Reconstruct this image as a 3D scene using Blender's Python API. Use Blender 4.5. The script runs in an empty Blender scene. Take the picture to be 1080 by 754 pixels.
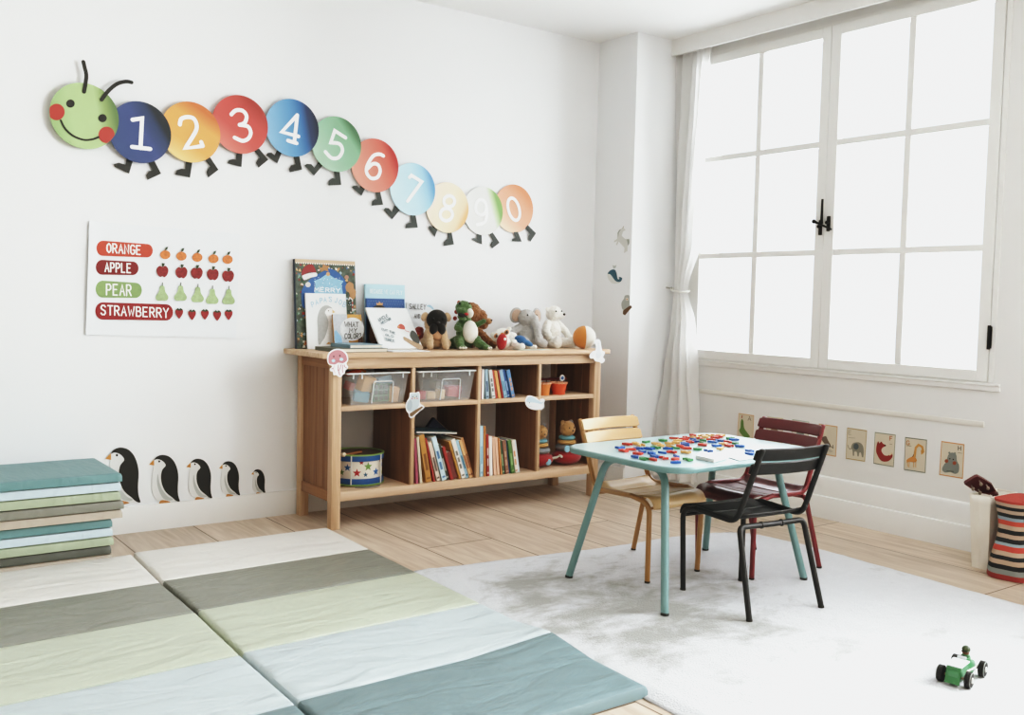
import bpy, bmesh, math, random
from math import sin, cos, pi, radians, sqrt
from mathutils import Vector, Matrix, Euler, noise
random.seed(7)
scene = bpy.context.scene
COL = scene.collection

# ------------------------------------------------------------------ survey of the photograph (1080 x 754)
F_PX, YAW, PITCH, ROLL = 1027.5, radians(36.2612), radians(-3.3534), radians(1.3307)
CAM = Vector((-4.0252, -4.6471, 1.1187))
_f = Vector((sin(YAW)*cos(PITCH), cos(YAW)*cos(PITCH), sin(PITCH)))
_r0 = Vector((cos(YAW), -sin(YAW), 0)); _u0 = _r0.cross(_f)
_r = _r0*cos(ROLL) + _u0*sin(ROLL); _u = -_r0*sin(ROLL) + _u0*cos(ROLL)
def ray(u, v): return _f + _r*((u-540)/F_PX) - _u*((v-377)/F_PX)
def at(u, v, ax, val):
    """the measured point (u, v) of the photograph on the plane  coordinate[ax] = val"""
    d = ray(u, v); return CAM + d*((val-CAM[ax])/d[ax])
def zm(ox, oy, k): return lambda pts: [(ox+x/k, oy+y/k) for x, y in pts]

# ------------------------------------------------------------------ materials
def lin(h):
    h = h.lstrip('#'); c = [int(h[i:i+2], 16)/255 for i in (0, 2, 4)]
    c = [(x/12.92 if x <= .04045 else ((x+.055)/1.055)**2.4) for x in c]; y = .21*c[0]+.72*c[1]+.07*c[2]
    return tuple(y+(x-y)*.86 for x in c)+(1,)
_mc = {}
def nt(name):
    m = bpy.data.materials.new(name); m.use_nodes = True
    t = m.node_tree; b = t.nodes['Principled BSDF']; return m, t, b
def N(t, kind, **kw):
    n = t.nodes.new(kind)
    for k, v in kw.items():
        if k in n.inputs: n.inputs[k].default_value = v
        else: setattr(n, k, v)
    return n
def M(h, rough=.6, bump=0, scale=200, metal=0, coat=0, name=None, sheen=0, vary=0):
    key = (h, rough, bump, scale, metal, coat, sheen, vary)
    if key in _mc: return _mc[key]
    m, t, b = nt(name or 'mat_'+h.lstrip('#'))
    b.inputs['Base Color'].default_value = lin(h); b.inputs['Roughness'].default_value = rough
    b.inputs['Metallic'].default_value = metal; b.inputs['Coat Weight'].default_value = coat
    b.inputs['Sheen Weight'].default_value = sheen
    if bump or vary:
        tc = N(t, 'ShaderNodeTexCoord'); no = N(t, 'ShaderNodeTexNoise', Scale=scale, Detail=3.0)
        t.links.new(tc.outputs['Object'], no.inputs['Vector'])
        if bump:
            bp = N(t, 'ShaderNodeBump', Strength=bump, Distance=.004)
            t.links.new(no.outputs['Fac'], bp.inputs['Height']); t.links.new(bp.outputs['Normal'], b.inputs['Normal'])
        if vary:
            mx = N(t, 'ShaderNodeMix', data_type='RGBA', blend_type='MULTIPLY'); mx.inputs[0].default_value = 1
            mr = N(t, 'ShaderNodeMapRange'); mr.inputs['From Min'].default_value = .3; mr.inputs['From Max'].default_value = .7
            mr.inputs['To Min'].default_value = 1-vary; mr.inputs['To Max'].default_value = 1
            t.links.new(no.outputs['Fac'], mr.inputs['Value'])
            mx.inputs[6].default_value = lin(h); t.links.new(mr.outputs['Result'], mx.inputs[7])
            t.links.new(mx.outputs[2], b.inputs['Base Color'])
    _mc[key] = m; return m
def wood(name, c1, c2, axis, rough=.5, k=1.0):
    m, t, b = nt(name)
    tc = N(t, 'ShaderNodeTexCoord'); mp = N(t, 'ShaderNodeMapping')
    s = [22*k]*3; s[axis] = 1.1*k; mp.inputs['Scale'].default_value = s
    n1 = N(t, 'ShaderNodeTexNoise', Scale=1.0, Detail=6.0, Distortion=1.2)
    n2 = N(t, 'ShaderNodeTexNoise', Scale=4.5, Detail=3.0)
    t.links.new(tc.outputs['Object'], mp.inputs['Vector']); t.links.new(mp.outputs['Vector'], n1.inputs['Vector'])
    t.links.new(mp.outputs['Vector'], n2.inputs['Vector'])
    ad = N(t, 'ShaderNodeMath', operation='ADD'); ad.use_clamp = False
    ml = N(t, 'ShaderNodeMath', operation='MULTIPLY'); ml.inputs[1].default_value = .35
    t.links.new(n2.outputs['Fac'], ml.inputs[0]); t.links.new(n1.outputs['Fac'], ad.inputs[0]); t.links.new(ml.outputs[0], ad.inputs[1])
    cr = N(t, 'ShaderNodeValToRGB'); cr.color_ramp.elements[0].position = .45; cr.color_ramp.elements[0].color = lin(c2)
    cr.color_ramp.elements[1].position = .85; cr.color_ramp.elements[1].color = lin(c1)
    t.links.new(ad.outputs[0], cr.inputs['Fac']); t.links.new(cr.outputs['Color'], b.inputs['Base Color'])
    b.inputs['Roughness'].default_value = rough
    bp = N(t, 'ShaderNodeBump', Strength=.08, Distance=.002); t.links.new(ad.outputs[0], bp.inputs['Height']); t.links.new(bp.outputs['Normal'], b.inputs['Normal'])
    return m
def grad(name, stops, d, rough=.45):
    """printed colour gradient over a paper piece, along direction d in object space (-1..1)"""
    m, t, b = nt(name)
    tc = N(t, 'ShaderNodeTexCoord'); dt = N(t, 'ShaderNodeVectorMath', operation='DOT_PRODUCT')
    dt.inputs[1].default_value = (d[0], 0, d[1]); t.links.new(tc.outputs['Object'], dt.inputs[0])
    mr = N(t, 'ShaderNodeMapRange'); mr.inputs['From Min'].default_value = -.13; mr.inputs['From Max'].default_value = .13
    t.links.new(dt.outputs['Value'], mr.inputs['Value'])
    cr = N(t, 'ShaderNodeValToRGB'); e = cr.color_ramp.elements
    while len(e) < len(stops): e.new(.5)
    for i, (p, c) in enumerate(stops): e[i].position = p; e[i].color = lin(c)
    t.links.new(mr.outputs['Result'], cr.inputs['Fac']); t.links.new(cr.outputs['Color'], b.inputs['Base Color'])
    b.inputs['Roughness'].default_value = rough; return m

# ------------------------------------------------------------------ mesh builder
class MB:
    def __init__(s): s.v = []; s.f = []; s.mi = []; s.mats = []; s.sm = []
    def add(s, vs, fs, mat, smooth=True, Mx=None):
        if mat not in s.mats: s.mats.append(mat)
        k = s.mats.index(mat); o = len(s.v)
        for p in vs:
            p = Vector(p); s.v.append(Mx @ p if Mx else p)
        for f in fs: s.f.append([i+o for i in f]); s.mi.append(k); s.sm.append(smooth)
        return s
    def bm(s, b, mat, Mx=None, smooth=True):
        b.verts.index_update()
        s.add([v.co.copy() for v in b.verts], [[v.index for v in f.verts] for f in b.faces], mat, smooth, Mx); b.free(); return s
    def box(s, lo, hi, mat, r=0, Mx=None, seg=2):
        b = bmesh.new(); bmesh.ops.create_cube(b, size=1)
        for v in b.verts:
            v.co = Vector([lo[i] if v.co[i] < 0 else hi[i] for i in range(3)])
        if r: bmesh.ops.bevel(b, geom=b.edges[:]+b.verts[:], offset=r, segments=seg, profile=.5, affect='EDGES')
        return s.bm(b, mat, Mx, bool(r))
    def ell(s, c, rad, mat, rot=(0, 0, 0), u=20, v=12, Mx=None):
        b = bmesh.new(); bmesh.ops.create_uvsphere(b, u_segments=u, v_segments=v, radius=1)
        T = Matrix.Translation(c) @ Euler(rot).to_matrix().to_4x4() @ Matrix.Diagonal((*rad, 1))
        return s.bm(b, mat, (Mx @ T) if Mx else T)
    def tube(s, path, rad, mat, seg=12, caps=True, Mx=None, closed=False):
        P = [Vector(p) for p in path]; n = len(P)
        R = rad if isinstance(rad, (list, tuple)) else [rad]*n
        T = []
        for i in range(n):
            a = P[(i-1) % n] if (i or closed) else P[0]; c = P[(i+1) % n] if (i < n-1 or closed) else P[-1]
            T.append((c-a).normalized())
        up = Vector((0, 0, 1)) if abs(T[0].z) < .9 else Vector((1, 0, 0))
        nrm = (up-T[0]*up.dot(T[0])).normalized(); vs = []; fs = []
        for i in range(n):
            if i:
                q = T[i-1].rotation_difference(T[i]); nrm = q @ nrm
                nrm = (nrm-T[i]*nrm.dot(T[i])).normalized()
            bn = T[i].cross(nrm)
            for k in range(seg):
                a = 2*pi*k/seg; vs.append(P[i]+(nrm*cos(a)+bn*sin(a))*R[i])
        m = n if closed else n-1
        for i in range(m):
            for k in range(seg):
                a = i*seg+k; b_ = i*seg+(k+1) % seg; j = ((i+1) % n)*seg
                fs.append([a, b_, j+(k+1) % seg, j+k])
        if caps and not closed: fs += [list(range(seg))[::-1], [(n-1)*seg+k for k in range(seg)]]
        return s.add(vs, fs, mat, True, Mx)
    def lathe(s, prof, mat, c=(0, 0, 0), seg=32, Mx=None, a0=0, a1=2*pi):
        full = abs(a1-a0-2*pi) < 1e-6; m = seg if full else seg+1; vs = []; fs = []
        for i in range(m):
            a = a0+(a1-a0)*i/seg
            for r, z in prof: vs.append((c[0]+r*cos(a), c[1]+r*sin(a), c[2]+z))
        k = len(prof)
        for i in range(seg):
            j = (i+1) % m
            for q in range(k-1): fs.append([i*k+q, j*k+q, j*k+q+1, i*k+q+1])
        return s.add(vs, fs, mat, True, Mx)
    def torus(s, c, R, r, mat, seg=28, sub=10, flat=1, Mx=None):
        return s.lathe([(R+r*cos(2*pi*k/sub), r*flat*sin(2*pi*k/sub)) for k in range(sub+1)], mat, c, seg, Mx)
    def prism(s, pts, ext, mat, side=None, smooth=False):
        """pts: planar 3D outline; ext: extrusion vector (front face at pts, back at pts+ext)"""
        P = [Vector(p) for p in pts]; n = len(P); E_ = Vector(ext)
        nn = Vector((0, 0, 0))
        for i in range(n): nn += P[i].cross(P[(i+1) % n])
        if nn.dot(E_) > 0: P = P[::-1]
        s.add(P, [list(range(n))], mat, smooth)
        if E_.length > 0:
            s.add(P+[p+E_ for p in P], [[i, i+n, (i+1) % n+n, (i+1) % n] for i in range(n)]+[list(range(n, 2*n))[::-1]], side or mat, smooth)
        return s
    def sheet(s, vs, fs, vec, mat):
        """thin sheet: smooth front, back and an unshared flat rim"""
        vs = [Vector(v) for v in vs]; vec = Vector(vec); s.add(vs, fs, mat, True); s.add([v+vec for v in vs], [f[::-1] for f in fs], mat, True)
        ed = {}
        for f in fs:
            for i in range(len(f)): e = (f[i], f[(i+1) % len(f)]); k = (min(e), max(e)); ed[k] = None if k in ed else e
        for e in ed.values():
            if e: s.add([vs[e[0]], vs[e[1]], vs[e[1]]+vec, vs[e[0]]+vec], [[0, 3, 2, 1]], mat, False)
        return s
    def build(s, name, parent=None, world=True, angle=38):
        me = bpy.data.meshes.new(name); V = s.v
        if parent is None:
            lo = Vector([min(p[i] for p in V) for i in range(3)]); hi = Vector([max(p[i] for p in V) for i in range(3)])
            org = Vector(((lo.x+hi.x)/2, (lo.y+hi.y)/2, lo.z)); inv = Matrix.Translation(-org)
        else: inv = wm(parent).inverted() if world else Matrix.Identity(4)
        me.from_pydata([inv @ p for p in V], [], s.f)
        for m in s.mats: me.materials.append(m)
        me.polygons.foreach_set('material_index', s.mi); me.polygons.foreach_set('use_smooth', s.sm)
        me.update()
        me.set_sharp_from_angle(angle=radians(angle))
        o = bpy.data.objects.new(name, me); COL.objects.link(o)
        if parent is None: o.location = org
        else: o.parent = parent
        return o
def wm(o):
    m = Matrix.LocRotScale(o.location, o.rotation_euler, o.scale)
    return wm(o.parent) @ m if o.parent else m
def tag(o, label=None, cat=None, group=None, kind=None):
    if label: o['label'] = label
    if cat: o['category'] = cat
    if group: o['group'] = group
    if kind: o['kind'] = kind
    return o
def thing(name, label, cat, loc=(0, 0, 0), rz=0, group=None):
    o = bpy.data.objects.new(name, None); COL.objects.link(o); o.empty_display_size = .05
    o.location = loc; o.rotation_euler = (0, 0, rz); return tag(o, label, cat, group)
def struct(mb, name, parent=None):
    o = mb.build(name, parent)
    if parent is None: tag(o, kind='structure')
    return o
def kids(o): return [c for c in bpy.data.objects if c.parent is o]
def dup(o, parent=None):
    c = o.copy(); COL.objects.link(c)
    if parent: c.parent = parent
    for k in kids(o): dup(k, c)
    return c
def fillet(path, r, n=6):
    P = [Vector(p) for p in path]; out = [P[0]]
    rr = r if isinstance(r, (list, tuple)) else [r]*len(P)
    for i in range(1, len(P)-1):
        a = (P[i-1]-P[i]); b = (P[i+1]-P[i]); d = min(rr[i], a.length*.49, b.length*.49)
        p0 = P[i]+a.normalized()*d; p1 = P[i]+b.normalized()*d
        for k in range(n+1):
            t = k/n; out.append(p0*(1-t)**2+P[i]*2*t*(1-t)+p1*t*t)
    out.append(P[-1]); return out
def smooth2(pts, closed=True, k=5):
    """Catmull-Rom through 2D/3D points"""
    n = len(pts); out = []
    def g(i): return Vector(pts[i % n]) if closed else Vector(pts[max(0, min(n-1, i))])
    for i in range(n if closed else n-1):
        a, b, c, d = g(i-1), g(i), g(i+1), g(i+2)
        for j in range(k):
            t = j/k; out.append(tuple(.5*((2*b)+(c-a)*t+(2*a-5*b+4*c-d)*t*t+(3*b-a-3*c+d)*t**3)))
    if not closed: out.append(tuple(pts[-1]))
    return out
def circ(cx, cy, rx, ry=None, n=28, rot=0):
    ry = rx if ry is None else ry
    return [(cx+rx*cos(a)*cos(rot)-ry*sin(a)*sin(rot), cy+rx*cos(a)*sin(rot)+ry*sin(a)*cos(rot)) for a in [2*pi*i/n for i in range(n)]]

# ------------------------------------------------------------------ flat artwork on a real plane
LAY = .0005
class Plane:
    """o origin, n outward normal; maps measured points of the photograph onto the real surface"""
    def __init__(s, o, n, ex=None): s.o = Vector(o); s.n = Vector(n).normalized(); s.ex = Vector(ex) if ex else None
    def __call__(s, p, lay=0):
        d = ray(*p); h = s.o; q = CAM+d*((h-CAM).dot(s.n)/d.dot(s.n)); return q+s.n*(lay*LAY)
class Local:
    """plane with its own 0..1 coordinates (x right, y up)"""
    def __init__(s, o, ex, ey):
        s.o = Vector(o); s.ex = Vector(ex); s.ey = Vector(ey); s.n = s.ex.cross(s.ey).normalized()
        if s.n.dot(CAM-s.o) < 0: s.n = -s.n
    def __call__(s, p, lay=0): return s.o+s.ex*p[0]+s.ey*p[1]+s.n*(lay*LAY)
def poly(mb, pl, pts, mat, lay=1): mb.prism([pl(p, lay) for p in pts], (0, 0, 0), mat); return mb
def card(mb, pl, pts, th, mat, side=None, lay=0): mb.prism([pl(p, lay) for p in pts], -pl.n*th, mat, side); return mb
_sk = [0]
def stroke(mb, pl, pts, w, mat, lay=1, th=0, disc=True):
    """round-ended ribbon of width w (metres) along pts on plane pl, built as one clean strip"""
    n = pl.n; _sk[0] += 1; up = n*(.00004*(_sk[0] % 7)); P = []
    for p in pts:
        q = pl(p, lay)+up
        if not P or (q-P[-1]).length > 1e-5: P.append(q)
    if len(P) < 2: return mb
    closed = len(P) > 4 and (P[0]-P[-1]).length < w*.3
    if closed: P = P[:-1]
    P = [p+n*(.00012*i/len(P)) for i, p in enumerate(P)]
    h = w/2; m = len(P); L = []; R = []
    dirs = [(P[(i+1) % m]-P[i]).normalized() for i in range(m)]
    for i in range(m):
        if closed: a, c = dirs[i-1], dirs[i]
        else: a = dirs[i-1] if i else dirs[0]; c = dirs[i] if i < m-1 else dirs[m-2]
        t = a+c; t = t.normalized() if t.length > .2 else a; s = t.cross(n); k = 1/max(.62, abs(s.dot(a.cross(n))))
        L.append(P[i]+s*h*k); R.append(P[i]-s*h*k)
    vs = []; fs = []; mm = m if closed else m-1; back = -n*th
    for i in range(m): vs += [L[i], R[i], L[i]+back, R[i]+back]
    for i in range(mm):
        a, c = 4*i, 4*((i+1) % m); fs.append([a, c, c+1, a+1])
        if th: fs += [[a, a+2, c+2, c], [a+1, c+1, c+3, a+3]]
    if not closed:
        for i, d in ((0, -dirs[0]), (m-1, dirs[m-2])):
            a0, a1 = L[i], R[i]; s = (a0-P[i]); o = len(vs); K = 6; vs += [P[i]]+[P[i]+s*cos(pi*j/K)+d*h*sin(pi*j/K) for j in range(K+1)]
            fs += [[o, o+1+j, o+2+j] for j in range(K)]
            if th:
                o2 = len(vs); vs += [vs[o+1+j]+back for j in range(K+1)]; fs += [[o+1+j, o2+j, o2+j+1, o+2+j] for j in range(K)]
    # orient every face outward
    for f in fs:
        A, B, C = vs[f[0]], vs[f[1]], vs[f[2]]; fn = (B-A).cross(C-A)
        if abs(fn.normalized().dot(n)) > .7 and fn.dot(n) < 0: f.reverse()
    mb.add(vs, fs, mat, False); return mb
FONT = {
 'A': [[(0, 0), (.3, 1), (.6, 0)], [(.12, .36), (.48, .36)]], 'B': [[(0, 0), (0, 1), (.36, 1), (.5, .88), (.5, .66), (.34, .54), (0, .54)], [(.34, .54), (.58, .42), (.58, .14), (.4, 0), (0, 0)]],
 'C': [[(.58, .85), (.42, 1), (.18, 1), (0, .8), (0, .2), (.18, 0), (.42, 0), (.58, .15)]], 'D': [[(0, 0), (0, 1), (.32, 1), (.58, .78), (.58, .22), (.32, 0), (0, 0)]],
 'E': [[(.52, 1), (0, 1), (0, 0), (.52, 0)], [(0, .52), (.42, .52)]], 'F': [[(.52, 1), (0, 1), (0, 0)], [(0, .52), (.42, .52)]],
 'G': [[(.56, .85), (.42, 1), (.18, 1), (0, .8), (0, .2), (.18, 0), (.42, 0), (.58, .18), (.58, .46), (.34, .46)]], 'H': [[(0, 0), (0, 1)], [(.56, 0), (.56, 1)], [(0, .5), (.56, .5)]],
 'I': [[(.2, 0), (.2, 1)]], 'J': [[(.45, 1), (.45, .2), (.32, 0), (.12, 0), (0, .18)]], 'K': [[(0, 0), (0, 1)], [(.54, 1), (0, .45), (.56, 0)]],
 'L': [[(0, 1), (0, 0), (.5, 0)]], 'M': [[(0, 0), (.05, 1), (.33, .35), (.62, 1), (.68, 0)]], 'N': [[(0, 0), (0, 1), (.56, 0), (.56, 1)]],
 'O': [[(.3, 1), (.06, .82), (0, .5), (.06, .18), (.3, 0), (.54, .18), (.6, .5), (.54, .82), (.3, 1)]], 'P': [[(0, 0), (0, 1), (.38, 1), (.54, .85), (.54, .6), (.38, .46), (0, .46)]],
 'Q': [[(.3, 1), (.06, .82), (0, .5), (.06, .18), (.3, 0), (.54, .18), (.6, .5), (.54, .82), (.3, 1)], [(.38, .25), (.62, -.05)]],
 'R': [[(0, 0), (0, 1), (.38, 1), (.54, .85), (.54, .62), (.38, .5), (0, .5)], [(.26, .5), (.58, 0)]],
 'S': [[(.54, .85), (.4, 1), (.15, 1), (0, .82), (.04, .62), (.5, .4), (.56, .18), (.42, 0), (.14, 0), (0, .14)]], 'T': [[(0, 1), (.6, 1)], [(.3, 1), (.3, 0)]],
 'U': [[(0, 1), (0, .2), (.15, 0), (.42, 0), (.56, .2), (.56, 1)]], 'V': [[(0, 1), (.3, 0), (.6, 1)]], 'W': [[(0, 1), (.18, 0), (.38, .65), (.58, 0), (.76, 1)]],
 'X': [[(0, 0), (.56, 1)], [(0, 1), (.56, 0)]], 'Y': [[(0, 1), (.3, .5), (.6, 1)], [(.3, .5), (.3, 0)]], 'Z': [[(0, 1), (.56, 1), (0, 0), (.56, 0)]],
 "'": [[(.12, 1), (.1, .75)]], '?': [[(0, .82), (.14, 1), (.4, 1), (.52, .82), (.48, .6), (.26, .46), (.26, .26)], [(.26, .03), (.26, 0)]], ' ': [], '-': [[(.05, .5), (.45, .5)]]}
FW = {'M': .68, 'W': .76, 'I': .4, "'": .2, ' ': .35}
def text(mb, pl, s, p0, p1, h, w, mat, lay=2, up=None, gap=.24):
    """string s from p0 to p1 (baseline ends, plane coordinates); h cap height in the same units (up = unit up vector)"""
    p0 = Vector(p0); p1 = Vector(p1); L = sum(FW.get(c, .6) for c in s)+gap*(len(s)-1)
    ux = (p1-p0)/L; up = Vector(up)*h; x = 0
    for c in s:
        for st in FONT[c]:
            stroke(mb, pl, [tuple(p0+ux*(x+a)+up*b) for a, b in st], w, mat, lay)
        x += FW.get(c, .6)+gap
    return mb

# ------------------------------------------------------------------ camera
cd = bpy.data.cameras.new('camera'); cam = bpy.data.objects.new('camera', cd); COL.objects.link(cam)
cd.sensor_width = 36; cd.lens = F_PX/1080*36; cd.clip_start = .05
cam.matrix_world = Matrix(((_r.x, _u.x, -_f.x, CAM.x), (_r.y, _u.y, -_f.y, CAM.y), (_r.z, _u.z, -_f.z, CAM.z), (0, 0, 0, 1)))
scene.camera = cam
# ================================================================== THE ROOM
ZC = 2.718; YA = -.342; XN = .2804; XW = .385; YEND = -6.2; XL = -6.0
WALL = M('#edeff0', .85, .05, 90, name='white_wall_paint'); WALL2 = M('#e3e3e0', .8, name='white_panel_paint')
TRIM = M('#e9e9e6', .5, name='white_trim_paint'); FRAME = M('#e6e6e2', .45, name='white_window_paint')
b = MB(); b.add([(XL, 0, 0), (.0, 0, 0), (.0, 0, ZC), (XL, 0, ZC), (XL, .12, 0), (0, .12, 0), (0, .12, ZC), (XL, .12, ZC)], [[0, 1, 2, 3], [7, 6, 5, 4], [3, 2, 6, 7]], WALL, False); struct(b, 'wall_back')
b = MB(); b.box((0, YA, 0), (XW+.25, .12, ZC), WALL); struct(b, 'wall_corner')          # the pier beside the window niche
# window wall with its opening and an added one for fill light
Y0, Y1, Z0, Z1 = -.46, -2.355, .792, 2.60; W2A, W2B = -3.35, -5.75
b = MB()
for lo, hi in [((XW, YEND, 0), (XW+.25, YA, Z0)), ((XW, YEND, Z1), (XW+.25, YA, ZC)), ((XW, Y0, Z0), (XW+.25, YA, Z1)), ((XW, W2A, Z0), (XW+.25, Y1, Z1)), ((XW, YEND, Z0), (XW+.25, W2B, Z1))]:
    b.box(lo, hi, WALL2)
struct(b, 'wall_right')
b = MB(); b.box((XL, YEND, ZC), (XW+.25, .12, ZC+.1), M('#eeefee', .9, name='ceiling_paint')); struct(b, 'ceiling')
# pelmet / lowered beam over the window niche
b = MB(); b.box((XN, YEND, 2.6219), (XN+.02, YA, ZC), TRIM); struct(b, 'trim_1')
# floor planks
m, t, bs = nt('oak_floor_planks')
tc = N(t, 'ShaderNodeTexCoord'); sp = N(t, 'ShaderNodeSeparateXYZ'); cb = N(t, 'ShaderNodeCombineXYZ')
t.links.new(tc.outputs['Object'], sp.inputs[0])
ax = N(t, 'ShaderNodeMath', operation='ADD'); ax.inputs[1].default_value = 0.0; ay = N(t, 'ShaderNodeMath', operation='ADD'); ay.inputs[1].default_value = 0.0
t.links.new(sp.outputs['Y'], ax.inputs[0]); t.links.new(sp.outputs['X'], ay.inputs[0]); t.links.new(ax.outputs[0], cb.inputs['X']); t.links.new(ay.outputs[0], cb.inputs['Y'])
br = N(t, 'ShaderNodeTexBrick'); br.offset = .37; br.offset_frequency = 2; br.squash = 1
for k, v in {'Scale': 1.0, 'Mortar Size': .0034, 'Mortar Smooth': .2, 'Bias': -.1, 'Brick Width': 1.75, 'Row Height': .366}.items(): br.inputs[k].default_value = v
br.inputs['Color1'].default_value = (.42, .42, .42, 1); br.inputs['Color2'].default_value = (.62, .62, .62, 1); br.inputs['Mortar'].default_value = (0, 0, 0, 1)
t.links.new(cb.outputs[0], br.inputs['Vector'])
mp = N(t, 'ShaderNodeMapping'); mp.inputs['Scale'].default_value = (14, 1.3, 1); t.links.new(tc.outputs['Object'], mp.inputs['Vector'])
n1 = N(t, 'ShaderNodeTexNoise', Scale=1.1, Detail=7.0, Distortion=2.2); t.links.new(mp.outputs[0], n1.inputs['Vector'])
cr = N(t, 'ShaderNodeValToRGB'); e = cr.color_ramp.elements; e[0].position = .3; e[0].color = lin('#bba58f'); e[1].position = .68; e[1].color = lin('#d8c6b1')
t.links.new(n1.outputs['Fac'], cr.inputs['Fac'])
mr = N(t, 'ShaderNodeMapRange'); mr.inputs['From Min'].default_value = .42; mr.inputs['From Max'].default_value = .62; mr.inputs['To Min'].default_value = .86; mr.inputs['To Max'].default_value = 1.04
t.links.new(br.outputs['Color'], mr.inputs['Value'])
mx = N(t, 'ShaderNodeMix', data_type='RGBA', blend_type='MULTIPLY'); mx.inputs[0].default_value = 1; t.links.new(cr.outputs['Color'], mx.inputs[6]); t.links.new(mr.outputs[0], mx.inputs[7])
m2 = N(t, 'ShaderNodeMix', data_type='RGBA'); m2.inputs[7].default_value = lin('#6b5540'); t.links.new(br.outputs['Fac'], m2.inputs[0]); t.links.new(mx.outputs[2], m2.inputs[6])
t.links.new(m2.outputs[2], bs.inputs['Base Color']); bs.inputs['Roughness'].default_value = .42
FLOORM = m
b = MB(); b.box((XL, YEND, -.08), (XW+.25, .12, 0), FLOORM); fl = struct(b, 'floor')
fl_off = fl.location
ax.inputs[1].default_value = fl_off.y+.955+1.75*4; ay.inputs[1].default_value = fl_off.x+1.41+.366*12
# baseboards
def board(prof, y0, y1, axis, sgn, base, mat):
    """profile [(depth, z)] swept along a wall"""
    mb = MB(); n = len(prof); vs = []
    for q in (y0, y1):
        for d, z in prof: vs.append((q, base+sgn*d, z) if axis == 0 else (base+sgn*d, q, z))
    fs = [[i, i+1, n+i+1, n+i] for i in range(n-1)]+[list(range(n)), list(range(n, 2*n))[::-1]]
    return mb.add(vs, fs, mat, False)
struct(board([(0, 0), (.015, 0), (.015, .116), (.012, .123), (0, .1235)], XL, 0, 0, -1, 0, TRIM), 'baseboard_back')
struct(board([(0, 0), (.014, 0), (.014, .112), (.010, .118), (0, .1185)], 0.0, YA-.0, 1, -1, 0, TRIM), 'baseboard_corner')
struct(board([(0, 0), (.030, 0), (.030, .108), (.027, .116), (.016, .118), (.016, .205), (.011, .217), (0, .223)], YA, YEND, 1, -1, XW, TRIM), 'baseboard_right')
struct(board([(0, .583), (.004, .584), (.006, .590), (.006, .603), (.004, .609), (0, .610)], YA, -2.333, 1, -1, XW, M('#dcd9d0', .6)), 'trim_2')
struct(board([(0, .752), (.012, .756), (.014, .777), (.022, .781), (.022, .787), (0, .790)], YA, -2.40, 1, -1, XW, TRIM), 'trim_3')
# ------------------------------------------------------------------ window
win = thing('window_1', None, None, (XW, -1.41, Z0)); tag(win, kind='structure')
GL, GM, G1, R0_, RM, R1_ = -.5383, -.9545, -1.3654, -1.4802, -1.8817, -2.2865
ZT, ZM1, ZM2, ZB = 2.5414, 1.984, 1.4108, .8467
FX = XW-.012
b = MB()
b.box((XW-.006, Y0+.012, Z0-.002), (XW+.2, Y0-.03, Z1+.0), FRAME); b.box((XW-.006, Y1+.012, Z0), (XW+.2, Y1-.012, Z1), FRAME)
b.box((XW-.006, Y1, Z1-.012), (XW+.2, Y0, Z1+.012), FRAME); b.box((XW-.004, Y1, Z0-.004), (XW+.2, Y0, Z0+.002), FRAME)
b.build('window_frame', win)
MUN = .0155
def glassmat():
    m, t, bs = nt('window_glass'); t.nodes.remove(bs); out = t.nodes['Material Output']
    tr = N(t, 'ShaderNodeBsdfTransparent'); tr.inputs[0].default_value = (.97, .98, .98, 1); gl = N(t, 'ShaderNodeBsdfGlossy', Roughness=.02)
    lw = N(t, 'ShaderNodeLayerWeight', Blend=.15); mx = N(t, 'ShaderNodeMixShader')
    t.links.new(lw.outputs['Fresnel'], mx.inputs[0]); t.links.new(tr.outputs[0], mx.inputs[1]); t.links.new(gl.outputs[0], mx.inputs[2]); t.links.new(mx.outputs[0], out.inputs['Surface']); return m
GLASS = glassmat()
def sash(ya, yb, ga, gm, gb, win=win):
    """ya>yb outer edges, ga>gb glass edges (y)"""
    b = MB(); x0, x1 = FX, XW+.035
    zb0 = Z0+.003; zt0 = Z1-.004
    b.box((x0, ga, zb0), (x1, ya, zt0), FRAME, .002, seg=1); b.box((x0, yb, zb0), (x1, gb, zt0), FRAME, .002, seg=1)
    b.box((x0, gb-.001, zb0), (x1, ga+.001, ZB), FRAME, .002, seg=1); b.box((x0, gb-.001, ZT), (x1, ga+.001, zt0), FRAME, .002, seg=1)
    for z in (ZM1, ZM2): b.box((x0+.004, gb, z-MUN), (x1-.004, ga, z+MUN), FRAME, .002, seg=1)
    b.box((x0+.0055, gm-MUN*1.08, ZB), (x1-.0055, gm+MUN*1.08, ZT), FRAME, .002, seg=1)
    o = b.build('window_sash', win)
    g = MB(); g.box((XW+.012, gb, ZB), (XW+.015, ga, ZT), GLASS); g.build('window_pane', o)
    return o
s1 = sash(Y0+.0-.004, -1.4205, GL, GM, G1); s2 = sash(-1.4215, Y1+.016, R0_, RM, R1_)
fill_win = thing('added_window', None, None, (XW, (W2A+W2B)/2, Z0)); tag(fill_win, kind='structure')  # added window out of view, there to let the fill light in
b = MB(); b.box((XW-.006, W2A, Z0-.002), (XW+.2, W2A+.03, Z1), FRAME); b.box((XW-.006, W2B-.03, Z0), (XW+.2, W2B, Z1), FRAME)
b.box((XW-.006, W2B, Z1), (XW+.2, W2A, Z1+.012), FRAME); b.box((XW-.004, W2B, Z0-.004), (XW+.2, W2A, Z0+.002), FRAME); b.build('window_frame', fill_win)
wm_ = (W2A+W2B)/2
sash(W2A-.004, wm_+.0005, W2A-.08, (W2A+wm_)/2, wm_+.055, fill_win); sash(wm_-.0005, W2B+.004, wm_-.055, (W2B+wm_)/2, W2B+.08, fill_win)
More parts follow.
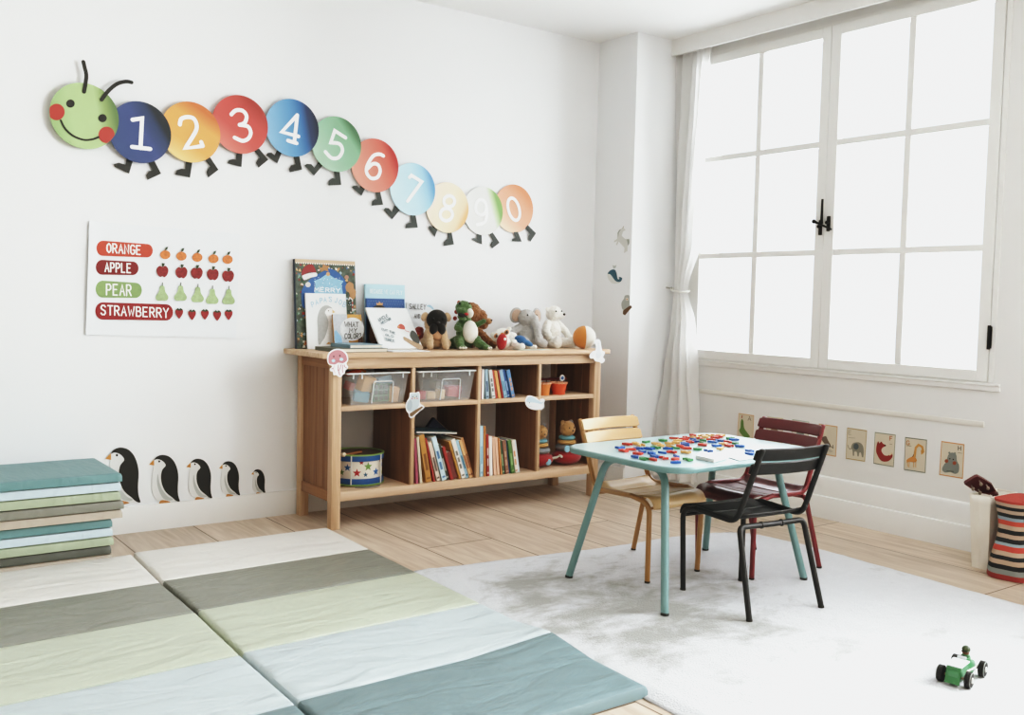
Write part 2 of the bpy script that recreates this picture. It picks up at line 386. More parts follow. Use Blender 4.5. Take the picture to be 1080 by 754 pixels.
IRON = M('#1d1c19', .45, metal=.6)
b = MB(); X = FX-.004
for yy, zz in ((-1.402, 1.548), (-1.452, 1.566)):
    b.box((X-.006, yy-.010, zz-.045), (X+.004, yy+.010, zz+.035), IRON, .004)
    b.tube([(X-.02, yy, zz), (X+.003, yy, zz)], .009, IRON)
b.tube([(X-.022, -1.424, 1.69), (X-.022, -1.424, 1.58), (X-.022, -1.424, 1.56)], [.006, .0075, .009], IRON)
b.tube([(X-.026, -1.378, 1.575), (X-.026, -1.40, 1.566), (X-.026, -1.49, 1.528)], [.009, .006, .005], IRON)
b.ell((X-.026, -1.378, 1.575), (.009, .011, .011), IRON)
tag(b.build('window_latch', win), 'black iron window latch with an upright lever')
for z in (1.0,):
    b = MB(); b.tube([(FX-.004, -2.341, z-.055), (FX-.004, -2.341, z+.055)], .0075, IRON); b.box((FX-.003, -2.352, z-.05), (FX+.002, -2.332, z+.05), IRON)
    for q in (-.018, .018): b.tube([(FX-.004, -2.341, z+q-.001), (FX-.004, -2.341, z+q+.001)], .009, IRON)
    b.build('window_hinge', win)
# ------------------------------------------------------------------ curtain
def curtain_mat():
    m, t, bs = nt('white_curtain_cloth'); out = t.nodes['Material Output']
    bs.inputs['Base Color'].default_value = lin('#fbfaf6'); bs.inputs['Roughness'].default_value = .9
    tl = N(t, 'ShaderNodeBsdfTranslucent'); tl.inputs[0].default_value = lin('#ffffff'); mx = N(t, 'ShaderNodeMixShader'); mx.inputs[0].default_value = .68
    t.links.new(bs.outputs[0], mx.inputs[1]); t.links.new(tl.outputs[0], mx.inputs[2]); t.links.new(mx.outputs[0], out.inputs['Surface'])
    tc = N(t, 'ShaderNodeTexCoord'); no = N(t, 'ShaderNodeTexNoise', Scale=500.0); bp = N(t, 'ShaderNodeBump', Strength=.1, Distance=.001)
    t.links.new(tc.outputs['Object'], no.inputs[0]); t.links.new(no.outputs[0], bp.inputs['Height']); t.links.new(bp.outputs[0], bs.inputs['Normal']); return m
cur = thing('curtain', 'white cloth curtain tied back beside the window, falling nearly to the floor', 'curtain', (.33, -.5, .07))
NS, NT_ = 150, 70
keys = [  # z, y_left(far), y_right(near), x centre, fold depth
 (2.66, -.352, -.63, .335, .020), (2.3, -.362, -.62, .335, .022), (1.9, -.372, -.60, .33, .024), (1.5, -.385, -.575, .325, .024), (1.21, -.395, -.500, .315, .020),
 (1.0, -.383, -.56, .31, .026), (.7, -.358, -.61, .29, .034), (.38, -.347, -.70, .24, .045), (.07, -.347, -.74, .22, .05)]
def kk(z):
    for a, c in zip(keys, keys[1:]):
        if a[0] >= z >= c[0]:
            t = (a[0]-z)/(a[0]-c[0]); t = t*t*(3-2*t) if True else t
            return [a[i]*(1-t)+c[i]*t for i in range(1, 5)]
    return list(keys[-1][1:])
vs = []; fs = []
for j in range(NT_+1):
    z = 2.66+(.07-2.66)*j/NT_; yl, yr, xc, fd = kk(z)
    for i in range(NS+1):
        s = i/NS; ph = 2*pi*(5.2*s+.35*sin(2*pi*s*1.3+1)+.25*sin(z*1.3))
        pin = math.exp(-((z-1.21)/.22)**2)
        yy = yl+(yr-yl)*s + .012*sin(ph*1.0+1)*(1-pin*.6)
        d = fd*(sin(ph+.5*sin(z*1.7))+.18*sin(ph*2.1+z*2)+.35*sin(ph*.5+z*1.1))
        # cloth gathered at the tie: near side swags across toward the hook
        z2 = z+ (0.02*sin(pi*s) if pin > .3 else 0)
        vs.append((min(xc-d*(1-.35*pin), .366), yy, z2))
for j in range(NT_):
    for i in range(NS):
        a = j*(NS+1)+i; fs.append([a, a+1, a+NS+2, a+NS+1])
b = MB(); b.add(vs, fs, curtain_mat(), True); o = b.build('curtain_cloth', cur, angle=180)
b = MB(); pts = []
for k in range(33):
    a = 2*pi*k/32; pts.append((.312+.047*cos(a), -.449+.062*sin(a), 1.205+.012*sin(a+.6)))
b.tube(pts[:-1], .006, M('#dcdad2', .7), closed=True, seg=8); b.tube([(.30, YA-.001, 1.22), (.30, -.385, 1.215)], .005, M('#a9a79f', .35, metal=.8)); b.ell((.30, -.388, 1.215), (.009, .006, .009), M('#a9a79f', .35, metal=.8))
b.build('tieback', cur)
b = MB()
b.tube([(.335, YA-.001, 2.668), (.335, -2.6, 2.668)], .008, TRIM); tag(b.build('curtain_rail'), 'white curtain rail tucked behind the pelmet above the window', 'rail')

# ================================================================== WALL PIECES
PW = Plane((0, 0, 0), (0, -1, 0))
def wallplane(off): return Plane((0, -off, 0), (0, -1, 0))
BOOT = M('#3a4340', .5); BOOTD = M('#262a26', .5)
WHT = M('#f4f5f5', .5)
z1 = zm(40, 55, 5.387); z2 = zm(170, 90, 6.353); z3 = zm(320, 110, 5.387); z4 = zm(440, 180, 8.0)
DISC = [  # centre px, vertical radius px, digit strokes, boots, gradient, words
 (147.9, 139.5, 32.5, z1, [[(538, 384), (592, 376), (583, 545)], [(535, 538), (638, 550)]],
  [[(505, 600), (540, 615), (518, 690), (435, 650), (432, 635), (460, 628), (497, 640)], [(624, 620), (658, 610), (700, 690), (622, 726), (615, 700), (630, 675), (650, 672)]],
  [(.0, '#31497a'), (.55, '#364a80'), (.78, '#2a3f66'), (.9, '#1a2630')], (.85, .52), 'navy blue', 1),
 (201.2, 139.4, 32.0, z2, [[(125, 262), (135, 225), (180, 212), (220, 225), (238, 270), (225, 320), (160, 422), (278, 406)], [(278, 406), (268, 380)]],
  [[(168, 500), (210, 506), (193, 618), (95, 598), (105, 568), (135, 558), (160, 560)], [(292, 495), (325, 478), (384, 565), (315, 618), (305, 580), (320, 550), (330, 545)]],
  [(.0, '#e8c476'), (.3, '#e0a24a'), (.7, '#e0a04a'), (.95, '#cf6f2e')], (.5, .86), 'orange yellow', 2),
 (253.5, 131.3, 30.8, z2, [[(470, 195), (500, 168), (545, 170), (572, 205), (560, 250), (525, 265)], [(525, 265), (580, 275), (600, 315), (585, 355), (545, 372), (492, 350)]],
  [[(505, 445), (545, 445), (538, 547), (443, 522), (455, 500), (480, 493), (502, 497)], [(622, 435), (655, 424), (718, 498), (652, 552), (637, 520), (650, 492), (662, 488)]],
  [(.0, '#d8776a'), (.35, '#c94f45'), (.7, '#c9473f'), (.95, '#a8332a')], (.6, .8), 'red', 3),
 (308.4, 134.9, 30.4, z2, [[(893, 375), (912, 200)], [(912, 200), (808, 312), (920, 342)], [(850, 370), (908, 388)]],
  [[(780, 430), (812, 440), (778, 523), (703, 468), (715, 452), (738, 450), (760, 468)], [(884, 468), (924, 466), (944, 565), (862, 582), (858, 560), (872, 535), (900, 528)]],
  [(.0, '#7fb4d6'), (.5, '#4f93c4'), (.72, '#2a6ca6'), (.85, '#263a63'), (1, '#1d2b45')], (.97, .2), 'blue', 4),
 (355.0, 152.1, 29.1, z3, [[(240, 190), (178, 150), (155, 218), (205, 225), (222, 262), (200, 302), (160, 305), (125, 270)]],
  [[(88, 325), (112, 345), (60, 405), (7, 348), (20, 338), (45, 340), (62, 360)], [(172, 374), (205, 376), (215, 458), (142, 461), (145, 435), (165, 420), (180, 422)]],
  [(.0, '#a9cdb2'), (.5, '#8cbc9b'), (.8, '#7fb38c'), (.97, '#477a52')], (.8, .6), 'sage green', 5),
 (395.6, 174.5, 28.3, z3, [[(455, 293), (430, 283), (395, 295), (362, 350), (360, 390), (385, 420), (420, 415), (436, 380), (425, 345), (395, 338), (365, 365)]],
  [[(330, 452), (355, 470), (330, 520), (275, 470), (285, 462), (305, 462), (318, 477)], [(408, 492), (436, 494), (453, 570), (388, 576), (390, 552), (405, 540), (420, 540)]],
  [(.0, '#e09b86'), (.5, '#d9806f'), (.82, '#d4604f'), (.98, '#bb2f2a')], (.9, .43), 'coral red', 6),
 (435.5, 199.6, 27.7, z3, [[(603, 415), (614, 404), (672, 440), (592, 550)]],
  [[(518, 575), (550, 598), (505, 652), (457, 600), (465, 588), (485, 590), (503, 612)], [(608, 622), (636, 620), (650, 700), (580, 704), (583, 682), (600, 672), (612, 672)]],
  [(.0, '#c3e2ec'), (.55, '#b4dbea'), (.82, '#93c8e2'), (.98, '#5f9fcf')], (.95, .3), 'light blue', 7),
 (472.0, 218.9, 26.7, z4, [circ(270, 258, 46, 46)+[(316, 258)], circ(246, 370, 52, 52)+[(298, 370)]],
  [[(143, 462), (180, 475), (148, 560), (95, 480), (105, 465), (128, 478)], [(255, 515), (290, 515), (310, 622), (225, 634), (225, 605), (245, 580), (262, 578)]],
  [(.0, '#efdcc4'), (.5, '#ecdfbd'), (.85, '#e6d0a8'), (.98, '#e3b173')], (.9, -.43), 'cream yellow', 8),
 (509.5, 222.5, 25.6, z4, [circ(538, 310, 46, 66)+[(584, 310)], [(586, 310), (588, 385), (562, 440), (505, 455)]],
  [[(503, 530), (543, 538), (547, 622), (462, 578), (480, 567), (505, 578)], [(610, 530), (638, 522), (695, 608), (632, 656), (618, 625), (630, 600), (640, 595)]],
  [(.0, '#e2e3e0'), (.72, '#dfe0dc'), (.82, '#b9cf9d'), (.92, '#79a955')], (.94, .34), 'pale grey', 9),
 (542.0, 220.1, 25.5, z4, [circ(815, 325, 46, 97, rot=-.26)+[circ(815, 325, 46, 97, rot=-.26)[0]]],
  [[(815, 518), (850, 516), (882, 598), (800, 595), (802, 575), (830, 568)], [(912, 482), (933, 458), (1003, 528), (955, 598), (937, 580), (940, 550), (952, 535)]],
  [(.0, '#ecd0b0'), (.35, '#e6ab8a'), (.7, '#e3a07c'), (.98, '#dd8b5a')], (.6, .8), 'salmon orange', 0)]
ORD = ['directly behind the smiling green head', 'second disc after the head', 'third disc after the head', 'fourth disc after the head', 'fifth disc after the head', 'sixth disc after the head',
       'seventh disc after the head', 'eighth disc after the head', 'next to last disc of the row', 'last disc of the row']
def disc_piece(name, parent, c, r, mat, off, curl=.0022):
    """round paper sheet, edge curling slightly off the wall"""
    vs = [Vector(c)]; fs = []; NR, NA = 6, 48
    for k in range(1, NR+1):
        for a in range(NA):
            an = 2*pi*a/NA; x = r*k/NR*cos(an); z = r*k/NR*sin(an)
            vs.append(Vector(c)+Vector((x, -curl*((x/r)**2)*.6, z)))
    for a in range(NA): fs.append([0, 1+(a+1) % NA, 1+a])
    for k in range(NR-1):
        for a in range(NA):
            p = 1+k*NA; fs.append([p+a, p+(a+1) % NA, p+NA+(a+1) % NA, p+NA+a])
    b = MB(); b.sheet(vs, fs, (0, .0012, 0), mat); return b.build(name, parent, angle=180)
def curlf(x, r, curl=.008): return curl*.6*(x/r)**2
for i, (cx, cy, rp, zz, digs, boots, stops, gd, word, num) in enumerate(DISC):
    off = .026-i*.0021; c = at(cx, cy, 1, -off); r = rp*(at(cx, cy-1, 1, -off)-at(cx, cy+1, 1, -off)).length/2
    t_ = thing('caterpillar_disc', f'{word} paper disc with white {num}, {ORD[i]}', 'paper cut-out', (c.x, 0, c.z), 0, 'numbered caterpillar discs on the wall')
    for bt in boots:
        b = MB(); pl = wallplane(.008); mat = BOOT if i > 3 else BOOTD
        card(b, pl, zz(bt), .0012, mat); b.build('boot', t_)
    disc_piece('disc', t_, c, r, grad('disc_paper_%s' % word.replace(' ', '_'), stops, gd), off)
    b = MB(); pl = wallplane(off+.0016)
    w = rp*.135*(at(cx, cy-1, 1, -off)-at(cx, cy+1, 1, -off)).length/2
    for dg in digs:
        d2 = zz(dg); d2 = d2 if len(d2) > 20 or len(d2) < 4 or num in (1, 4, 7) else (smooth2(d2, False, 4) if num != 5 and num != 2 else d2[:3]+smooth2(d2[2:], False, 4) if num == 5 else smooth2(d2[:7], False, 4)+d2[7:])
        stroke(b, pl, d2, w, WHT, 0, th=.0008)
    tag(b.build('numeral', t_), 'white number %d' % num)
# head
off = .0285; hc = at(89.4, 122.4, 1, -off); hr = .143
t_ = thing('smiling_caterpillar', 'smiling green paper caterpillar head with black feelers and red cheeks', 'paper cut-out', (hc.x, 0, hc.z), 0)
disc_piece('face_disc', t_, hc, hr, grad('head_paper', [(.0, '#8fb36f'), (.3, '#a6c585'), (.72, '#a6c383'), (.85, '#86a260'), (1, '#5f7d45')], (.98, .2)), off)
BLK = M('#22231f', .5)
pl = wallplane(off+.0018)
for nm, st, w in (('feeler', [(262, 225), (270, 180), (275, 130), (265, 85), (258, 55)], .0165), ('feeler', [(362, 270), (400, 220), (450, 180), (500, 167), (532, 172)], .0165), ('mouth', [(130, 388), (155, 435), (200, 475), (260, 498), (310, 495), (345, 482)], .0085)):
    b = MB(); stroke(b, pl, smooth2(z1(st), False, 4), w, BLK, 1, th=.001); b.build(nm, t_)
def clampc(pts, c, r):
    out = []
    for p in pts:
        d = Vector((p.x-c.x, 0, p.z-c.z))
        out.append(Vector((c.x, p.y, c.z))+d.normalized()*r if d.length > r else p)
    return out
for x, y in ((185, 292), (367, 375)):
    b = MB(); b.prism([pl(p, 0) for p in z1(circ(x, y, 24, 23))], (0, .0008, 0), BLK); b.build('eye', t_)
for x, y in ((106, 340), (390, 470)):
    b = MB(); b.prism(clampc([pl(p, 0) for p in z1(circ(x, y, 46, 47))], hc, hr*.995), (0, .0008, 0), M('#b5392f', .5)); b.build('cheek', t_)

# fruit poster
zp = zm(80, 225, 5.384)
pt = thing('fruit_poster', 'white paper poster pairing fruit names with rows of painted fruit', 'poster', (at(170, 295, 1, 0).x, 0, .9))
pl = wallplane(.006); b = MB()
cs = [(75, 42), (505, 78), (930, 118), (922, 420), (910, 708), (480, 700), (55, 690), (66, 350)]
C4 = [pl(p) for p in zp([(55, 690), (910, 708), (930, 118), (75, 42)])]; vs = []; fs = []; NU, NV = 24, 12
for j in range(NV+1):
    for i in range(NU+1):
        u, v_ = i/NU, j/NV; p = (C4[0]*(1-u)+C4[1]*u)*(1-v_)+(C4[3]*(1-u)+C4[2]*u)*v_
        p.y -= .008*(1-u)**16*(1-abs(2*v_-1)**2*.5); vs.append(p)
for j in range(NV):
    for i in range(NU): a = j*(NU+1)+i; fs.append([a, a+1, a+NU+2, a+NU+1])
b.sheet(vs, fs, (0, .001, 0), M('#e9edf0', .8)); o = b.build('paper_sheet', pt, angle=180)
pl = wallplane(.0098)
def pill(c, h0, h1):  # left-mid, right-mid, half heights -> rounded outline
    (x0, y0), (x1, y1) = c; o_ = []
    for k in range(13): a = pi/2+pi*k/12; o_.append((x0+h0*.85+cos(a)*h0*.85, y0-sin(a)*h0))
    for k in range(13): a = -pi/2+pi*k/12; o_.append((x1-h1*.85+cos(a)*h1*.85, y1-sin(a)*h1))
    return o_
for nm, c, h0, h1, colr, txt, t0, t1, th in (
    ('ORANGE', ((117, 198), (437, 212)), 43, 38, '#c5462c', 'ORANGE', (176, 221), (368, 234), 50), ('APPLE', ((113, 306), (356, 312)), 42, 38, '#851a1c', 'APPLE', (166, 330), (312, 337), 50),
    ('PEAR', ((112, 430), (375, 437)), 48, 43, '#86a663', 'PEAR', (174, 462), (314, 467), 60), ('STRAWBERRY', ((110, 554), (552, 562)), 49, 46, '#991d20', 'STRAWBERRY', (143, 574), (524, 592), 52)):
    b = MB(); b.prism([pl(p, 0) for p in zp(pill(c, h0, h1))], (0, .0006, 0), M(colr, .6, vary=.12, scale=60)); po = b.build('word_label', pt)
    tag(po, f'painted rounded label reading {nm}')
    b = MB(); p0, p1 = zp([t0, t1]); text(b, pl, txt, p0, p1, th/5.384, .0062, M('#f2f2ee', .6), 2, up=(0, -1), gap=.28); b.build('lettering', po)
ORG = M('#e2813a', .6, vary=.35, scale=90); APL = M('#9a2a2b', .6, vary=.4, scale=90); PEA = M('#a9c48a', .6, vary=.25, scale=70); STW = M('#a52428', .6, vary=.35, scale=120); LEAF = M('#35492f', .6)
def fruit(x, y, kind, nm):
    b = MB()
    if kind == 0: sh = circ(x, y, 29, 25); m_ = ORG; lf = [(x-5, y-24), (x+2, y-42), (x+16, y-46), (x+10, y-28)]
    elif kind == 1:
        sh = smooth2([(x, y-24), (x+18, y-30), (x+33, y-10), (x+28, y+18), (x+12, y+34), (x, y+29), (x-14, y+32), (x-30, y+14), (x-33, y-10), (x-18, y-29)]); m_ = APL; lf = [(x-3, y-24), (x-4, y-46), (x+14, y-44), (x+8, y-28)]
    elif kind == 2:
        sh = smooth2([(x, y-42), (x+13, y-36), (x+18, y-8), (x+35, y+22), (x+26, y+42), (x, y+44), (x-28, y+42), (x-36, y+22), (x-18, y-8), (x-12, y-36)]); m_ = PEA; lf = [(x-2, y-40), (x, y-60), (x+4, y-60), (x+3, y-40)]
    else:
        sh = smooth2([(x, y-20), (x+20, y-16), (x+20, y+4), (x+4, y+30), (x-4, y+30), (x-20, y+4), (x-20, y-16)]); m_ = STW; lf = [(x-20, y-18), (x-8, y-28), (x, y-20), (x+8, y-28), (x+20, y-18), (x, y-12)]
    b.prism([pl(p, 0) for p in zp(sh)], (0, .0005, 0), m_); b.prism([pl(p, 2) for p in zp(lf)], (0, .0004, 0), LEAF); b.build(nm, pt)
for x, y in ((508, 235), (600, 243), (690, 250), (782, 258), (862, 262)): fruit(x, y, 0, 'painted_orange')
for x, y in ((492, 328), (600, 335), (687, 338), (778, 346), (865, 355)): fruit(x, y, 1, 'painted_apple')
for x, y in ((490, 452), (595, 452), (692, 460), (775, 470), (868, 472)): fruit(x, y, 2, 'painted_pear')
for x, y in ((587, 565), (660, 573), (733, 571), (803, 577), (868, 573)): fruit(x, y, 3, 'painted_strawberry')

# penguins
PG = dict(
 body=[(605, 212), (640, 202), (680, 210), (712, 252), (700, 300), (690, 400), (715, 480), (775, 545), (800, 570), (740, 580), (700, 590), (655, 572), (610, 535), (588, 470), (588, 380), (598, 300), (603, 250)],
 black=[(605, 212), (625, 185), (660, 168), (700, 167), (745, 183), (785, 225), (812, 290), (821, 360), (816, 450), (820, 520), (835, 573), (800, 566), (770, 540), (710, 490), (676, 420), (668, 350), (680, 295), (710, 258), (690, 225), (660, 207), (630, 203)],
 shade=[(640, 330), (652, 400), (680, 470), (730, 530), (775, 552), (745, 565), (690, 548), (650, 480), (632, 400)], beak=[(606, 206), (608, 257), (562, 250)], foot=[(655, 578), (668, 563), (700, 562), (752, 577), (700, 590), (655, 596)])
words = ['largest black and white penguin cut-out, half hidden behind the stacked mats', 'second largest penguin cut-out standing on the baseboard, next to the mat stack', 'middle penguin cut-out of the five on the baseboard', 'second smallest penguin cut-out on the baseboard', 'smallest penguin cut-out, nearest the bookshelf']
for (xa, xb, ya, yb), wd in zip([(110.9, 148.1, 472.2, 532.8), (157.1, 189.7, 479.9, 531.5), (196.5, 223.9, 483.9, 527.6), (230.9, 253.1, 486.5, 524.0), (265, 280, 495, 521.3)], words):
    mp_ = lambda pts: [(xa+(x-562)/273*(xb-xa), ya+(y-167)/428*(yb-ya)) for x, y in pts]
    pl = wallplane(.0045); base = pl((xa+(xb-xa)*.45, yb))
    t_ = thing('penguin_cutout', wd, 'paper cut-out', (base.x, 0, .1235), 0, 'penguin family cut-outs on the baseboard')
    def pc(name, key, mat, lay, sm=True):
        b = MB(); pts = smooth2(PG[key], True, 3) if sm else PG[key]
        q = [pl(p, lay) for p in mp_(pts)]
        b.prism(q, (0, .0004 if lay else .0036, 0), mat); return b.build(name, t_)
    pc('body', 'body', M('#dfe0dd', .55), 0); pc('belly_shade', 'shade', M('#b4b9b5', .6), 1); pc('black_back', 'black', M('#1c1d19', .5), 2)
    pc('beak', 'beak', M('#c98835', .5), 2, False); pc('foot', 'foot', M('#b87a35', .5), 1)
    b = MB(); b.prism([pl(p, 3) for p in mp_(circ(652, 222, 9))], (0, .0004, 0), BLK); b.build('eye', t_)

# stickers on the pier wall beside the shelf (plane x = 0)
PS = Plane((-.0012, 0, 0), (-1, 0, 0)); zs = zm(635, 230, 6.85)
b = MB(); b.prism([PS(p, 0) for p in zs([(112, 105), (122, 88), (140, 76), (155, 60), (158, 75), (170, 86), (150, 98), (142, 128), (165, 150), (185, 150), (198, 158), (196, 188), (184, 198), (182, 238), (158, 252), (162, 215), (120, 168), (108, 196), (100, 192), (110, 165), (88, 176), (86, 165), (108, 150)])], (.001, 0, 0), M('#cfd0cb', .5))
b.prism([PS(p, 1) for p in zs([(112, 108), (124, 85), (138, 80), (122, 105), (116, 140)])], (.0004, 0, 0), M('#9fa69d', .5)); b.prism([PS(p, 1) for p in zs([(178, 155), (196, 150), (198, 180), (186, 200), (184, 175)])], (.0004, 0, 0), M('#9fa69d', .5))
stroke(b, PS, zs([(150, 72), (158, 58)]), .004, M('#a39a86', .5), 2)
tag(b.build('unicorn_sticker'), 'pale grey unicorn sticker, topmost on the side wall by the curtain', 'sticker')
b = MB(); b.prism([PS(p, 0) for p in zs(smooth2([(38, 400), (60, 378), (92, 372), (108, 398), (112, 436), (140, 452), (120, 470), (75, 472), (45, 440)], True, 3))], (.001, 0, 0), M('#d9dad6', .5))
b.prism([PS(p, 1) for p in zs(smooth2([(40, 402), (60, 377), (90, 372), (104, 398), (112, 438), (125, 440), (122, 425), (145, 432), (138, 455), (118, 462), (95, 452), (75, 425), (58, 405)], True, 3))], (.0004, 0, 0), M('#2f5f73', .5))
b.prism([PS(p, 1) for p in zs([(82, 366), (76, 340), (90, 346), (104, 338), (98, 360)])], (.0004, 0, 0), M('#b4b9b6', .5))
tag(b.build('whale_sticker'), 'teal whale sticker on the side wall between unicorn and owl', 'sticker')
b = MB(); b.prism([PS(p, 0) for p in zs(smooth2([(140, 612), (158, 582), (165, 560), (194, 558), (198, 600), (196, 640), (170, 665), (145, 655)], True, 3))], (.001, 0, 0), M('#a9ada8', .5))
b.prism([PS(p, 1) for p in zs([(170, 575), (190, 575), (192, 595), (172, 596)])], (.0004, 0, 0), M('#d8d5cc', .5)); b.prism([PS(p, 2) for p in zs([(174, 582), (186, 582), (180, 594)])], (.0004, 0, 0), M('#c48a4a', .5))
b.prism([PS(p, 1) for p in zs([(152, 668), (190, 640), (208, 630), (216, 645), (196, 665), (165, 702), (150, 692)])], (.0016, 0, 0), M('#6e4f33', .5))
tag(b.build('owl_sticker'), 'grey owl sticker on a brown branch at the wall edge by the curtain', 'sticker')

# alphabet cards under the window
PC = Plane((XW-.0015, 0, 0), (-1, 0, 0)); za = zm(770, 425, 8.308); zb_ = zm(885, 440, 7.2)
def acard(corners, edge, zf, letter, lp, label, art, name='alphabet_card'):
    cq = [PC(p) for p in zf(corners)]
    t_ = thing(name, label, 'picture card', (XW, (cq[0].y+cq[1].y)/2, min(p.z for p in cq)), 0, 'animal alphabet cards under the window')
    b = MB(); b.prism(cq, (.0012, 0, 0), M('#d0c6b0', .7)); cc = sum(cq, Vector())/4
    inn = [cc+(p-cc)*.94-Vector((LAY, 0, 0)) for p in cq]
    for i in range(4):
        j = (i+1) % 4; b.add([cq[i]-Vector((LAY, 0, 0)), cq[j]-Vector((LAY, 0, 0)), inn[j], inn[i]], [[0, 1, 2, 3]], M(edge, .6), False)
    b.build('card_sheet', t_)
    if lp:
        b = MB(); (x, y), c = lp; p = zf([(x, y)])[0]
        text(b, PC, letter, p, (p[0]+3.0, p[1]+.35), 4.2, .0035, M(c, .6), 2, up=(.04, -1))
        b.build('letter', t_)
    if art:
        b = MB()
        for kind, pts, c, *w in art:
            if kind == 'p': poly(b, PC, zf(pts), M(c, .6), w[0] if w else 2)
            else: stroke(b, PC, zf(pts), w[0], M(c, .6), 3)
        b.build('animal_picture', t_)
G_ = '#6a8f45'
acard([(75, 88), (210, 108), (200, 330), (62, 300)], '#d8a878', za, 'A', ((158, 152), '#6b6350'), 'alphabet card A with a green alligator, left of the red chair', [('p', smooth2([(95, 165), (105, 140), (118, 160), (125, 220), (160, 270), (175, 295), (150, 305), (120, 295), (95, 268), (80, 240), (92, 215)], True, 3), G_), ('s', [(104, 128), (108, 112)], '#b0432f', .006)])
acard([(322, 118), (466, 134), (456, 395), (308, 370)], '#b8a878', za, 'B', ((335, 170), '#6b6350'), 'alphabet card mostly hidden behind the red chair, beside card A', [('p', circ(385, 270, 45, 50), '#8a6a4a')])
acard([(545, 142), (695, 165), (682, 440), (530, 405)], '#8f9a86', za, 'C', ((560, 195), '#6b6350'), 'alphabet card peeking above the red chair, between cards B and D', [('p', circ(612, 300, 45, 50), '#6e7a72')])
acard([(778, 180), (942, 204), (928, 472), (762, 440)], '#cf9a68', za, 'D', ((790, 238), '#8a8474'), 'alphabet card D with a small grey brown dog, half behind the black chair', [('p', smooth2([(785, 292), (805, 300), (840, 290), (858, 325), (885, 380), (850, 385), (812, 335)], True, 3), '#6f6256'), ('s', [(885, 380), (905, 395), (903, 370)], '#3b3630', .004), ('p', circ(800, 298, 12), '#3b3630', 3), ('p', [(820, 400), (850, 385), (905, 425), (880, 435)], '#b9b3a4')])
acard([(62, 78), (212, 100), (196, 338), (50, 315)], '#b39a6c', zb_, 'E', ((72, 130), '#a8a08c'), 'alphabet card E with a grey elephant, first card right of the chairs', [('p', smooth2([(95, 215), (110, 195), (150, 190), (178, 210), (188, 250), (185, 300), (174, 300), (166, 270), (155, 270), (150, 295), (140, 295), (135, 265), (117, 262), (115, 290), (105, 290), (102, 250), (92, 235)], True, 3), '#8d8a7c'), ('p', circ(130, 222, 20, 24), '#59656a', 3), ('s', [(97, 236), (82, 242), (72, 228), (68, 212)], '#8d8a7c', .004), ('s', [(72, 155), (122, 158)], '#8a8474', .0018)])
acard([(272, 112), (430, 132), (415, 380), (260, 352)], '#8c9384', zb_, 'F', ((385, 175), '#b5603c'), 'alphabet card F with a red brown fox', [('p', smooth2([(297, 182), (306, 198), (322, 184), (333, 200), (356, 214), (326, 236), (324, 262), (345, 288), (375, 290), (398, 268), (407, 298), (380, 330), (342, 337), (315, 325), (294, 292), (282, 258), (286, 215)], True, 3), '#98302a'), ('p', [(378, 284), (398, 266), (404, 280), (386, 292)], '#d9c3a0', 3), ('p', circ(352, 215, 6), '#2b2723', 3), ('s', [(385, 203), (402, 206)], '#6b6350', .0018)])
acard([(502, 150), (668, 170), (655, 425), (492, 400)], '#7d877c', zb_, 'G', ((513, 208), '#c27a45'), 'alphabet card G with an orange giraffe', [('s', [(640, 262), (632, 225), (605, 210), (583, 232), (575, 300)], '#cf9440', .011), ('p', [(622, 250), (648, 245), (640, 275), (625, 285)], '#cf9440', 4), ('p', [(528, 312), (572, 290), (592, 325), (585, 342), (535, 338), (515, 345), (512, 325)], '#cf8a3a'), ('s', [(535, 335), (532, 378)], '#cf9a5a', .004), ('s', [(520, 338), (523, 372)], '#cf9a5a', .004), ('s', [(568, 338), (568, 378)], '#cf9a5a', .004), ('s', [(584, 338), (583, 378)], '#cf9a5a', .004), ('s', [(578, 235), (570, 280), (560, 300)], '#6b4a2a', .004), ('s', [(515, 216), (550, 220)], '#6b6350', .0018)])
acard([(777, 180), (952, 205), (940, 468), (760, 438)], '#d08f58', zb_, 'H', ((904, 250), '#5d5a50'), 'alphabet card H with a grey hippo, nearest the white bag', [('p', smooth2([(830, 285), (860, 268), (890, 285), (895, 330), (912, 365), (908, 415), (880, 430), (845, 416), (805, 420), (782, 395), (800, 355), (815, 340)], True, 3), '#7f8680'), ('p', circ(817, 332, 14), '#9b5236', 3), ('p', circ(877, 348, 14), '#9b5236', 3), ('p', circ(842, 315, 5), '#2b2723', 3), ('p', circ(868, 320, 5), '#2b2723', 3), ('p', circ(838, 270, 8), '#7f8680', 3), ('p', circ(880, 274, 8), '#7f8680', 3), ('s', [(820, 408), (870, 412)], '#5a605a', .004), ('s', [(902, 268), (935, 274)], '#6b6350', .0018)])
# ================================================================== BOOKSHELF
PX = wood('pine_along_x', '#dcc0a3', '#c5a17c', 0); PZ = wood('pine_along_z', '#d6b795', '#ba9570', 2); PY = wood('pine_along_y_shaded', '#a8794f', '#8a5f3b', 1); PS_ = wood('pine_side_shaded', '#9c6f48', '#7a5233', 2)  # side-facing pine is coloured darker, shade painted into the wood
SH = thing('bookshelf', 'low pine shelf unit with eight open cells standing against the white wall', 'bookshelf', (-1.143, -.235, 0))
xl, xr, lw, D, DB, H = -1.986, -.300, .047, .437, .0295, .85
def bpart(name, lo, hi, mat, r=.0025, parent=SH):
    b = MB(); b.box(lo, hi, mat, r); return b.build(name, parent)
bpart('top_board', (-2.051, -D-.0251, .825), (-.2534, -.004, H), PX, .004)
for x in (xl, xr-lw):
    for y in (-D, -DB-.047): bpart('leg', (x, y, 0), (x+lw, y+.047, .825), PZ)
